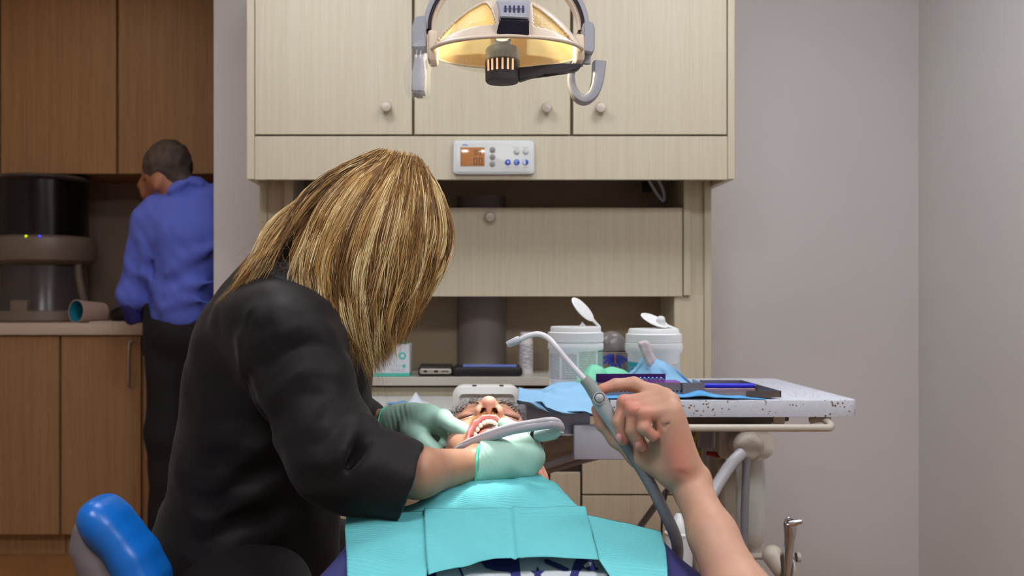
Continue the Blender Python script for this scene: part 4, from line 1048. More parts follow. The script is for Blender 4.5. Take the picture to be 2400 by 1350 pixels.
# ---------------------------------------------------------------- steel cassettes
def cassettes():
    M_pu = mat('violet tinted steel', (92, 52, 128), .28, .75); M_bl = mat('blue silicone', (26, 30, 200), .35)
    z0 = ztab + .004
    t = thing('instrument_cassette', 'open steel instrument cassette with violet lid and row of holes', 'tray', (X(1520, 2.1), 2.15, z0), 'steel instrument cassettes')
    ya, yb_ = 2.04, 2.13; xa, xb = X(1400, ya), X(1647, ya); h = Z(897, ya) - z0
    f = MB().box(xa, xb, ya, ya + .0015, z0 + .001, z0 + h).build('front_wall', M_steel, t, False)
    for i in range(22):
        px = 1512 + i*9.4 - 94
        if 1400 < px < 1620: MB().lathe([(.0022, 0), (.0022, .0004), (0, .0004)], (X(px, ya), ya - .0003, Z(916.5, ya)), (0, -1, 0), 10).build('hole', M_black, f)
    MB().box(xa, xa + .0015, ya + .0015, yb_, z0 + .001, z0 + h).build('side_wall', M_steel, t, False)
    MB().box(xb - .0015, xb, ya + .0015, yb_, z0 + .001, z0 + h).build('side_wall', M_steel, t, False)
    MB().box(xa, xb, ya + .0015, yb_, z0, z0 + .001).build('bottom', M_steel, t, False)
    MB().box(X(1397, yb_), X(1560, yb_), yb_, yb_ + .0018, z0, Z(876, yb_)).build('lid', M_pu, t, False)
    MB().box(X(1440, 2.1), X(1590, 2.1), 2.075, yb_ - .005, z0 + h - .006, z0 + h - .001, .002).build('silicone_insert', mat('violet silicone', (130, 40, 160), .4), t, False)
    for i in range(9):
        px = 1472 + i*9.6
        MB().lathe([(0, .004), (.0032, .002), (.0035, 0)], (X(px, yb_ - .02), yb_ - .02, z0 + h + .003), (0, -1, .3), 10).build('instrument_tip', mat('shiny blue tip', (90, 140, 220), .2, .4), t)
        MB().cyl((X(px, yb_ - .02), yb_ - .02, z0 + h + .003), (X(px, yb_-.02), ya + .03, z0 + h + .003), .0022, .0022, 8).build('instrument', M_chrome, t)
    t = thing('instrument_cassette', 'open steel cassette frame holding bright blue bar at the right', 'tray', (X(1740, 2.07), 2.1, z0), 'steel instrument cassettes')
    ya, yb_ = 2.02, 2.24; xa, xb = X(1648, ya), X(1831, ya)
    MB().box(X(1600, 2.03), X(1652, 2.03), 2.03, 2.0315, z0 + .001, Z(895, 2.06)).build('end_plate', M_steel, t, False)
    MB().box(xb - .075, xb, ya, ya + .002, z0, z0 + .014).build('front_wall', M_dgrey if False else mat('brown grey steel', (112, 104, 100), .35, .7), t, False)
    b = bmesh.new(); pts = [(xb - .002, ya, z0), (xb, ya, z0), (xb - .02, yb_, z0), (xb - .022, yb_, z0), (xb - .002, ya, z0 + .014), (xb, ya, z0 + .014), (xb - .02, yb_, z0 + .018), (xb - .022, yb_, z0 + .018)]
    V = [b.verts.new(p) for p in pts]
    for fc in ((0, 1, 2, 3), (4, 5, 6, 7), (0, 1, 5, 4), (1, 2, 6, 5), (2, 3, 7, 6), (3, 0, 4, 7)): b.faces.new([V[i] for i in fc])
    bmesh.ops.recalc_face_normals(b, faces=b.faces[:]); MB().bm(b).build('side_wall', M_steel, t, False)
    MB().box(X(1640, yb_), xb - .02, yb_, yb_ + .002, z0, z0 + .018).build('back_wall', M_steel, t, False)
    MB().box(X(1650, 2.1), xb - .01, ya + .002, yb_, z0 - .0005, z0 + .001).build('bottom', M_steel, t, False)
    MB().cyl((X(1647, 2.07), 2.07, Z(903.5, 2.07)), (X(1768, 2.07), 2.07, Z(904, 2.07)), .0052, .0052, 16).build('silicone_bar', M_bl, t)
    MB().box(X(1640, 2.065), X(1770, 2.065), 2.062, 2.075, Z(918, 2.065), Z(910, 2.065), .001).build('pinkish_rail', mat('pinkish steel', (170, 140, 150), .35, .5), t, False)
    MB().box(X(1768, 2.065), X(1775, 2.065), 2.062, 2.08, z0 + .001, Z(903, 2.065), .001).build('bracket', M_dgrey, t, False)
cassettes()
# ================================================================ patient lying back
def skin_mat(name, col, vcol=None, rough=.5, mott=.05):
    q = NT(name); b = q.b; tc = q.n('ShaderNodeTexCoord')
    nz = q.n('ShaderNodeTexNoise'); nz.inputs['Scale'].default_value = 38; nz.inputs['Detail'].default_value = 5; q.l(tc.outputs['Object'], nz.inputs['Vector'])
    mr = q.n('ShaderNodeMapRange'); mr.inputs['From Min'].default_value = .3; mr.inputs['From Max'].default_value = .7; mr.inputs['To Min'].default_value = 1 - mott; mr.inputs['To Max'].default_value = 1 + mott
    q.l(nz.outputs['Fac'], mr.inputs['Value']); hs = q.n('ShaderNodeHueSaturation'); q.l(mr.outputs['Result'], hs.inputs['Value'])
    if vcol: at = q.n('ShaderNodeAttribute'); at.attribute_name = 'Col'; q.l(at.outputs['Color'], hs.inputs['Color'])
    else: hs.inputs['Color'].default_value = lin(col)
    q.l(hs.outputs['Color'], b.inputs['Base Color'])
    b.inputs['Roughness'].default_value = rough; b.inputs['Subsurface Weight'].default_value = .12
    b.inputs['Subsurface Radius'].default_value = (.010, .004, .002); b.inputs['Subsurface Scale'].default_value = .6
    n2 = q.n('ShaderNodeTexNoise'); n2.inputs['Scale'].default_value = 420; n2.inputs['Detail'].default_value = 3; q.l(tc.outputs['Object'], n2.inputs['Vector'])
    bp = q.n('ShaderNodeBump'); bp.inputs['Strength'].default_value = .25; bp.inputs['Distance'].default_value = .001; q.l(n2.outputs['Fac'], bp.inputs['Height']); q.l(bp.outputs['Normal'], b.inputs['Normal'])
    return q.m
def merge(parts):
    Vs, Fs, n = [], [], 0
    for V, F in parts: Vs.append(V); Fs.append(F + n); n += len(V)
    return np.concatenate(Vs), np.concatenate(Fs)
ti = math.radians(15)
OH = np.array(P(1145, 1092, 1.55)[:]); Lx = np.array([1, 0, 0.]); Cx = np.array([0, math.cos(ti), math.sin(ti)]); Fx = np.array([0, -math.sin(ti), math.cos(ti)])
RH = np.stack([Lx, Cx, Fx], 1)
def H(l, c, f): return OH + RH @ np.array([l, c, f])
def Hel(l, c, f, a, b, e, rot=None):
    R = RH if rot is None else RH @ rotm(rot); return el(H(l, c, f), (a, b, e), R)
def zs(x, y):
    a = np.interp(y, [.8, 1.0, 1.12, 1.18, 1.25, 1.32, 1.42, 1.5], [.775, .793, .800, .808, .8175, .830, .853, .862])
    return a - .57*(x - .05)**2
def hit(px, py, off=0.):
    lo_, hi_ = .7, 2.2
    for _ in range(40):
        m = (lo_+hi_)/2; p = P(px, py, m)
        if p.z > float(zs(p.x, m)) + off: lo_ = m
        else: hi_ = m
    return P(px, py, hi_)
def patient():
    root = thing('person', 'person reclining with mouth wide open, teal bib on chest, raised hand holding a suction tube', 'person', (.05, 1.3, .62))
    ops = [('u', 0, Hel(0, .048, -.012, .076, .092, .092)), ('u', .03, Hel(0, -.005, .028, .063, .082, .054)),
           ('u', .02, Hel(0, .075, .05, .055, .04, .032))]
    for s in (-1, 1):
        ops += [('u', .02, rc(H(s*.058, -.02, -.02), H(s*.020, -.098, .040), .020, .015)),
                ('u', .02, Hel(s*.042, -.008, .045, .022, .028, .020)),
                ('u', .012, rc(H(s*.010, .054, .079), H(s*.046, .050, .060), .010, .009))]
    ops += [('u', .02, Hel(0, -.100, .042, .026, .016, .017)), ('u', .02, rc(H(0, -.028, .070), H(0, -.022, .055), .026, .03)),
            ('u', .03, rc(H(0, -.05, -.035), (.04, 1.40, .765), .060, .066))]
    for s in (-1, 1): ops += [('s', .014, Hel(s*.034, .036, .088, .017, .012, .016))]
    for s in (-1, 1): ops += [('u', .004, Hel(s*.034, .035, .0675, .0160, .0130, .0135)), ('s', .002, rc(H(s*.021, .0275, .0780), H(s*.034, .0235, .0800), .0014)), ('s', .002, rc(H(s*.034, .0235, .0800), H(s*.049, .028, .071), .0014)),
                       ('u', .004, rc(H(s*.022, .0175, .076), H(s*.042, .015, .070), .0030))]
    # nose
    ops += [('u', .012, rc(H(0, .046, .078), H(0, .004, .106), .0075, .011)), ('u', .008, Hel(0, -.003, .112, .0125, .012, .0115))]
    for s in (-1, 1): ops += [('u', .008, Hel(s*.0150, -.007, .098, .0085, .012, .0115)), ('u', .008, rc(H(s*.02, -.01, .088), H(s*.026, -.03, .078), .006, .006))]
    ops += [('u', .006, rc(H(0, -.008, .110), H(0, -.018, .094), .0045, .005))]
    for s in (-1, 1): ops += [('s', .003, rc(H(s*.0110, -.028, .094), H(s*.0065, .002, .105), .0064, .0048))]
    # mouth: lips ring, then cavity
    up = [(-.035, -.062, .066), (-.031, -.044, .079), (-.022, -.032, .090), (-.009, -.0260, .0960), (0, -.0270, .0970), (.009, -.0260, .0960), (.022, -.032, .090), (.031, -.044, .079), (.035, -.062, .066)]
    dn = [(-.035, -.062, .066), (-.026, -.084, .063), (0, -.094, .062), (.026, -.084, .063), (.035, -.062, .066)]
    ops += [('u', .010, Hel(0, -.040, .066, .034, .022, .016))]
    for q in (up, dn):
        for a, b in zip(q[:-1], q[1:]): ops.append(('u', .005, rc(H(*a), H(*b), .0036)))
    ops += [('s', .003, Hel(0, -.060, .080, .0315, .0320, .052)), ('s', .006, Hel(0, -.050, .045, .026, .034, .028))]
    # ears
    for s in (-1, 1):
        r_ = (0, s*-28, 0)
        ops += [('u', .006, Hel(s*.087, .002, -.012, .0085, .030, .024, r_)), ('s', .004, Hel(s*.098, .004, -.004, .010, .020, .015, r_)), ('u', .003, Hel(s*.088, -.024, -.018, .008, .012, .013, r_)), ('u', .004, rc(H(s*.074, 0, 0), H(s*.074, -.008, .001), .005))]
    hd = sdf_mesh(ops, .0015); hd = (smooth_mesh(*hd, 2), hd[1])
    hd = (hd[0][:], hd[1])
    # torso, hips, legs and the right arm, hidden under clothes
    tb = [('u', 0, rc((-.08, 1.33, .72), (.18, 1.33, .72), .055)), ('u', .05, rc((.05, 1.3, .69), (.05, .9, .67), .07, .07)), ('u', .04, rc((.05, 1.42, .76), (.04, 1.36, .75), .062)),
          ('u', .05, rc((-.03, .85, .67), (-.06, .35, .66), .065, .05)), ('u', .05, rc((.13, .85, .67), (.16, .35, .66), .065, .05)),
          ('u', .03, rc((-.135, 1.31, .72), (-.20, 1.06, .66), .045, .04)), ('u', .02, rc((-.20, 1.06, .66), (-.12, .82, .74), .036, .027)), ('u', .02, rc((.235, 1.31, .71), (.345, 1.10, .70), .045, .042))]
    tt = sdf_mesh(tb, .008); tt = (smooth_mesh(*tt, 2), tt[1])
    # raised left forearm and hand
    A = []
    W = P(1614, 1128, 1.292); E = Vector((.347, 1.10, .715))
    A += [('u', 0, rc(W, W.lerp(E, .35), .0245, .029)), ('u', .02, rc(W.lerp(E, .35), W.lerp(E, .75), .029, .041)), ('u', .02, rc(W.lerp(E, .75), E, .041, .040)),
          ('u', .015, rc(W + Vector((.008, -.004, .004)), W + Vector((.006, 0, -.02)), .021, .022))]
    mcp = {'i': P(1536, 926, 1.330), 'm': P(1556, 932, 1.312), 'r': P(1570, 942, 1.294), 'p': P(1576, 962, 1.276)}
    for k, r_ in (('i', .0135), ('m', .0135), ('r', .0135), ('p', .0125)):
        A.append(('u', .014, rc(mcp[k], W + (mcp[k] - W)*.12 + Vector((-.004, 0, 0)), r_, .019)))
    A += [('u', .018, rc(P(1568, 990, 1.277), P(1590, 1085, 1.279), .0165, .021)),     # heel of the hand, little-finger side
          ('u', .018, rc(P(1575, 1100, 1.30), P(1500, 1066, 1.332), .023, .0185)),     # ball of the thumb
          ('u', .02, rc(P(1560, 1030, 1.305), P(1585, 1090, 1.30), .018, .02)),
          ('u', .012, rc(P(1500, 1066, 1.332), P(1446, 1028, 1.343), .0165, .0125)),
          ('u', .008, rc(P(1446, 1028, 1.343), P(1414, 992, 1.346), .0125, .0112)), ('u', .006, rc(P(1414, 992, 1.346), P(1400, 960, 1.345), .0112, .0088))]
    def finger(pts, rs, k0=.010):
        o = [('u', k0, rc(pts[0], pts[1], rs[0], rs[1]))]
        for i in range(1, len(pts)-1): o.append(('u', .0035, rc(pts[i], pts[i+1], rs[i], rs[i+1])))
        return o
    A += finger([mcp['i'], P(1486, 900, 1.336), P(1442, 902, 1.333), P(1411, 912, 1.328)], [.0125, .0102, .0088, .0074])
    A += finger([mcp['m'], P(1466, 944, 1.316), P(1451, 990, 1.310), P(1460, 1030, 1.309)], [.0125, .0108, .0096, .0084], .006)
    A += finger([mcp['r'], P(1485, 962, 1.297), P(1483, 1008, 1.291), P(1505, 1046, 1.292)], [.0125, .0104, .0096, .0082], .005)
    A += finger([mcp['p'], P(1511, 972, 1.279), P(1509, 1003, 1.272), P(1531, 1022, 1.273)], [.0118, .0098, .0090, .0078], .005)
    for k, q in (('m', P(1466, 944, 1.313)), ('r', P(1485, 962, 1.294)), ('p', P(1511, 972, 1.276))): A.append(('u', .006, el(q + Vector((-.003, -.002, .002)), (.009, .009, .009))))
    # creases
    A += [('s', .005, rc(P(1533, 992, 1.266), P(1556, 1001, 1.262), .0022)), ('s', .004, rc(P(1556, 1001, 1.262), P(1577, 984, 1.262), .0009)), ('s', .010, rc(P(1588, 1112, 1.254), P(1612, 1117, 1.254), .0006))]
    am = sdf_mesh(A, .0017); am = (smooth_mesh(*am, 1), am[1])
    V, F = merge([hd, tt, am]); nh = len(hd[0]); na = len(hd[0]) + len(tt[0])
    base, lip, gum, red, dark = vc((204, 154, 128)), vc((226, 128, 128)), vc((206, 84, 84)), vc((214, 142, 122)), vc((74, 30, 24))
    cols = np.tile(base, (len(V), 1)); Q = (V[:nh] - OH) @ RH; l, c, f = Q.T
    def blend(m, col, rng):
        m = np.clip(m, 0, 1)[:, None]; cols[rng] = cols[rng]*(1-m) + col*m
    hs_ = slice(0, nh)
    blend(1 - (np.hypot(l/.030, (c+.004)/.022))*.8, red, hs_)
    blend((1 - np.abs(np.abs(l) - .034)/.02)*(np.abs(c - .03) < .02)*.5, vc((186, 116, 104)), hs_)
    dl = np.full(nh, 1e9)
    for q in (up, dn):
        for a, b in zip(q[:-1], q[1:]):
            a, b = np.array(a), np.array(b); t_ = np.clip(((Q - a) @ (b-a))/((b-a) @ (b-a)), 0, 1); dl = np.minimum(dl, np.linalg.norm(Q - a - t_[:, None]*(b-a), axis=1))
    blend((.0056 - dl)/.0012, lip, hs_)
    blend(((np.hypot(l/.0318, (c+.062)/.031) < 1.03) & (f < .0885))*1., gum, hs_)
    blend(((np.hypot(l/.03, (c+.06)/.034) < 1) & (f < .052) & (f > .01))*1., gum, hs_)
    nd = np.minimum(np.hypot(l-.0085, c+.010), np.hypot(l+.0085, c+.010)); blend((.0072-nd)/.002*(f > .088)*(f < .1075)*(c < .008), dark, hs_)
    blend((np.abs(l) > .078)*.5, red, hs_)
    # arm: reddish knuckles and fingertips
    VA = V[na:]; ar_ = slice(na, len(V)); cols[ar_] = vc((190, 146, 122))
    for p, r_ in [(P(1466, 944, 1.30), .02), (P(1485, 962, 1.285), .018), (P(1511, 972, 1.27), .017), (P(1411, 912, 1.32), .018), (P(1460, 1035, 1.30), .014), (P(1505, 1050, 1.288), .014), (P(1531, 1024, 1.27), .014), (P(1400, 965, 1.34), .02), (P(1580, 1060, 1.255), .025), (P(1590, 1105, 1.26), .018)]:
        dd = np.linalg.norm(VA - np.array(p[:]), axis=1); blend((1 - dd/(r_*1.5))*.65, vc((198, 118, 100)), ar_)
    body = raw('body', V, F, skin_mat('patient skin', (0, 0, 0), True), root, True, None, 180, cols=cols)
    # nails
    M_nail = mat('finger nail', (214, 152, 146), .25)
    for p, r_ in ((P(1452, 1026, 1.2985), (0, 62, 0)), (P(1498, 1044, 1.2825), (0, 40, 0))):
        MB().lathe([(0, .0016), (.0035, .0013), (.0052, 0)], (0, 0, 0), (0, -1, 0), 16, M=Matrix.Translation(p) @ Euler([math.radians(a) for a in (12, r_[1], 20)]).to_matrix().to_4x4() @ Matrix.Diagonal((1.25, 1, .9, 1))).build('fingernail', M_nail, body)
    # teeth: upper arch
    sculpt('palate', [('u', 0, Hel(0, -.043, .068, .0205, .012, .0165))], .0014, mat('wet red palate', (248, 112, 98), .3), body)
    M_t = mat('tooth enamel', (236, 226, 204), .2, sss=.1)
    for i in range(12):
        a = (i - 5.5)/5.5*1.22; x = .0262*math.sin(a); f_ = .054 + .0385*math.cos(a); c_ = -.0330 - .020*(1 - math.cos(a))
        w_ = .0040 if abs(i-5.5) < 1 else .0034
        q = H(x, c_, f_); 
        V_, F_ = sdf_mesh([('u', 0, rb(q, (w_*1.0, .0060, .0027), .0022, RH @ rotm((0, math.degrees(a), 0))))], .0009)
        o = raw('tooth', V_, F_, M_t, body, True, ang=180)
    for i in range(4):
        a = (i - 3.2)/5.5*1.1; q = H(.020*math.sin(a) - .004, -.083, .034 + .024*math.cos(a))
        V_, F_ = sdf_mesh([('u', 0, rb(q, (.003, .005, .003), .002, RH @ rotm((0, math.degrees(a), 0))))], .0009); raw('tooth', V_, F_, M_t, body, True, ang=180)
    sculpt('tongue', [('u', 0, Hel(0, -.074, .034, .016, .012, .026)), ('d', 0, folds(1, 4, 300, .0006))], .0014, mat('tongue pink', (206, 96, 96), .3), body)
    # hair, brows, lashes, stubble: strands
    def strands(name, items, m, parent, seg=3):
        vs, fs, n = [], [], 0
        for pts, r in items:
            k = len(pts); base_n = n
            for i, p in enumerate(pts):
                t = (pts[min(i+1, k-1)] - pts[max(i-1, 0)]); t = t/(np.linalg.norm(t) + 1e-9)
                u = np.cross(t, [0.3, .5, .8]); u = u/(np.linalg.norm(u) + 1e-9); w = np.cross(t, u); rr_ = r*(1 - .75*i/(k-1))
                for j in range(seg):
                    a = 2*PI*j/seg; vs.append(p + (u*math.cos(a) + w*math.sin(a))*rr_); n += 1
            for i in range(k-1):
                for j in range(seg): fs.append((base_n+i*seg+j, base_n+i*seg+(j+1) % seg, base_n+(i+1)*seg+(j+1) % seg, base_n+(i+1)*seg+j))
        return raw(name, np.array(vs), fs, m, parent, True, ang=180)
    r_ = np.random.RandomState(4); items = []
    # dark curls over the top of the head
    for i in range(420):
        a = r_.uniform(-1.25, 1.25); cz_ = r_.uniform(-.3, 1); th_ = r_.uniform(.55, 1.35)
        n_ = np.array([math.sin(a)*.9, math.sin(th_)*1.0, math.cos(th_)]); n_ /= np.linalg.norm(n_)
        p0 = np.array([n_[0]*.076, .048 + n_[1]*.092, -.012 + n_[2]*.092])
        if p0[1] < .095: continue
        L = r_.uniform(.024, .046); cr = r_.uniform(.004, .009); ph = r_.uniform(0, 6.28); pts = []
        side = np.cross(n_, [1, 0, .2]); side /= np.linalg.norm(side); s2_ = np.cross(n_, side)
        for k in range(11):
            t = k/10; q = p0 + n_*L*t*.75 + (side*math.cos(ph + t*9) + s2_*math.sin(ph + t*9))*cr*t**.5 + np.array([0, .004, -.006])*t*t
            pts.append(OH + RH @ q)
        items.append((pts, r_.uniform(.0004, .0007)))
    strands('hair', items, mat('dark brown hair', (44, 32, 26), .4), root)
    V_, F_ = sdf_mesh([('u', 0, Hel(0, .055, -.020, .0785, .0945, .0925)), ('i', .004, (lambda p: -(((p - OH.astype(np.float32)) @ RH.astype(np.float32)) @ np.array([0, .72, -.69], dtype=np.float32) - .055), H(0, 0, 0) - .2, H(0, 0, 0) + .2)), ('d', 0, folds(9, 5, 160, .003))], .003)
    raw('hair_cap', V_, F_, mat('dark brown hair base', (46, 34, 28), .6), root, True, ang=180)
    M_lash = mat('dark lash', (50, 36, 28), .5)
    for s in (-1, 1):
        items = []
        for i in range(90):
            t = r_.rand(); p0 = np.array([s*(.014 + .036*t), .052 + .005*math.sin(t*3) + r_.uniform(-.003, .003), .090 - .022*t*t]); d_ = np.array([s*.8, .25, .25]) + r_.randn(3)*.2
            items.append(([OH + RH @ (p0 + d_*.0085*k/3 ) for k in range(4)], .00032))
        strands('eyebrow', items, M_lash, root); items = []
        for i in range(80):
            t = i/79; p0 = np.array([s*(.020 + .029*t), .0270 - .004*math.sin(t*PI), .0800 - .010*t*t]); d_ = np.array([s*(t-.35)*.8, -.55, .75])
            items.append(([OH + RH @ (p0 + d_*.0082*k/4 + np.array([0, 0, 1])*.004*(k/4)**2) for k in range(5)], .00026))
        strands('eyelashes', items, M_lash, root)

    # stubble
    tree = None
    from mathutils.bvhtree import BVHTree
    tree = BVHTree.FromPolygons([tuple(v) for v in hd[0]], [tuple(f_) for f_ in hd[1]])
    items = []
    def stub(n, gen, Lr, R_=.00028):
        for _ in range(n):
            q, dr = gen(); o = Vector(H(*q)); hitp = tree.find_nearest(o)
            if hitp[0] is None: continue
            p, nn = np.array(hitp[0][:]), np.array(hitp[1][:]); d_ = nn*.8 + (RH @ np.array(dr))*.6 + r_.randn(3)*.35; L = r_.uniform(*Lr)
            items.append(([p - nn*.0005 + d_*L*k/3 for k in range(4)], R_))
    def g1():
        t = r_.uniform(-1, 1); return (.028*t, -.018 - .012*t*t + r_.uniform(-.003, .002), .099 - .012*t*t), (t*.5, -.3, .5)
    def g2():
        s = r_.choice([-1, 1]); t = r_.rand(); return (s*(.030 + .012*r_.rand()), -.035 - .05*t, .072 - .02*t), (s*.5, -.5, .1)
    def g3():
        t = r_.uniform(-1, 1); return (.03*t, -.105 + r_.uniform(-.012, .02), .055 - .02*abs(t)), (t*.4, -.5, .3)
    def g4():
        s = r_.choice([-1, 1]); t = r_.rand(); return (s*(.070 - .012*t), -.005 - .055*t + r_.uniform(-.012, .012), .0 + .03*t + r_.uniform(-.02, .02)), (s*.6, -.6, .1)
    stub(800, g1, (.0025, .006), .00026); stub(420, g2, (.002, .005), .0002); stub(420, g3, (.002, .005), .0002); stub(620, g4, (.003, .007), .00024)
    strands('beard', items, mat('sandy stubble', (206, 152, 92), .4), root)
    # ---- clothes
    M_navy = mat('navy jersey', (50, 52, 108), .85, noise=(30, .08), bump=.25, bscale=900)
    x0 = .05
    hf = (lambda p: (p[..., 2] - zs(p[..., 0], p[..., 1]) + .007)*.9, np.array([-1, 0, 0.]), np.array([1, 3, 2.]))
    S = [('u', 0, rb((x0, 1.10, .70), (.205, .26, .13), .06)), ('i', .02, hf)]
    S += [('u', .04, rc((-.125, 1.300, .742), (-.196, 1.10, .705), .060, .058)), ('u', .04, rc((.232, 1.300, .737), (.315, 1.15, .700), .060, .058)),
          ('u', .03, rc((.03, 1.38, .765), (.04, 1.33, .76), .055, .062)),
          ('s', .01, rc((.035, 1.44, .83), (.035, 1.56, .90), .055, .09)),
          ('d', 0, folds(41, 5, 36, .004))]
    tee = sculpt('t_shirt', S, .0045, M_navy, root, it=2)
    # print on the chest: white field with navy strokes and a star
    bt = BVHTree.FromObject(tee, bpy.context.evaluated_depsgraph_get()) if False else None
    me = tee.data; o_ = np.array(wloc(tee)[:]); vv = np.empty(len(me.vertices)*3); me.vertices.foreach_get('co', vv); vv = vv.reshape(-1, 3) + o_
    bt = BVHTree.FromPolygons([tuple(v) for v in vv], [tuple(p.vertices) for p in me.polygons])
    cam0 = Vector((0, 0, CAMZ))
    def decal(poly, name, m, off):
        b = bmesh.new(); vs = [b.verts.new((p[0], p[1], 0)) for p in poly]; b.faces.new(vs); bmesh.ops.triangulate(b, faces=b.faces[:])
        for _ in range(4):
            le = [e for e in b.edges if e.calc_length() > 9]
            if le: bmesh.ops.subdivide_edges(b, edges=le, cuts=1); bmesh.ops.triangulate(b, faces=b.faces[:])
        b.verts.index_update(); out = []
        for v in b.verts:
            dr = (P(v.co.x, v.co.y, 1.0) - cam0).normalized(); h_ = bt.ray_cast(cam0, dr); p = h_[0] if h_[0] else hit(v.co.x, v.co.y); out.append(p + Vector((0, -.15, 1))*off)
        F_ = [tuple(v.index for v in f.verts) for f in b.faces]; b.free()
        return raw(name, out, F_, m, tee, True, ang=180)
    M_pw = mat('white print ink', (206, 212, 216), .8, noise=(300, .05)); M_pn = mat('navy print ink', (46, 48, 112), .8)
    decal([(1022, 1300), (1418, 1296), (1424, 1326), (1425, 1440), (1022, 1440)], 'white_print', M_pw, .0012)
    decal([(1068, 1322), (1073, 1322), (1092, 1362), (1088, 1366)], 'print_stroke', M_pn, .0022)
    decal([(1118, 1306), (1216, 1306), (1222, 1370), (1200, 1370), (1196, 1344), (1160, 1341), (1138, 1335), (1128, 1322)], 'print_stroke', M_pn, .0022)
    decal([(1273, 1315), (1283, 1314), (1310, 1325), (1334, 1336), (1334, 1341), (1322, 1342), (1296, 1332), (1278, 1324)], 'print_stroke', M_pn, .0022)
    decal([(1356, 1306), (1385, 1306), (1396, 1333), (1404, 1336), (1396, 1342), (1378, 1340), (1366, 1336), (1358, 1344), (1350, 1370), (1330, 1370), (1340, 1340), (1346, 1322)], 'print_letter', M_pn, .0022)
    decal([(1378, 1322), (1386, 1324), (1384, 1332), (1370, 1336), (1368, 1330)], 'print_letter_hole', M_pw, .0030)
    sx, sy = 1260, 1347; st = [(sx + (17 if k % 2 == 0 else 7)*math.sin(k*PI/5), sy - (17 if k % 2 == 0 else 7)*math.cos(k*PI/5)) for k in range(10)]
    decal(st, 'print_star', M_pn, .0022)
    # trousers
    sculpt('trousers', [('u', 0, rb((x0, .86, .67), (.18, .10, .11), .07)), ('u', .04, rc((-.03, .85, .67), (-.06, .35, .66), .10, .085)), ('u', .04, rc((.13, .85, .67), (.16, .35, .66), .10, .085)), ('d', 0, folds(43, 5, 30, .006))], .01, mat('dark denim', (40, 44, 66), .85), root)
patient()
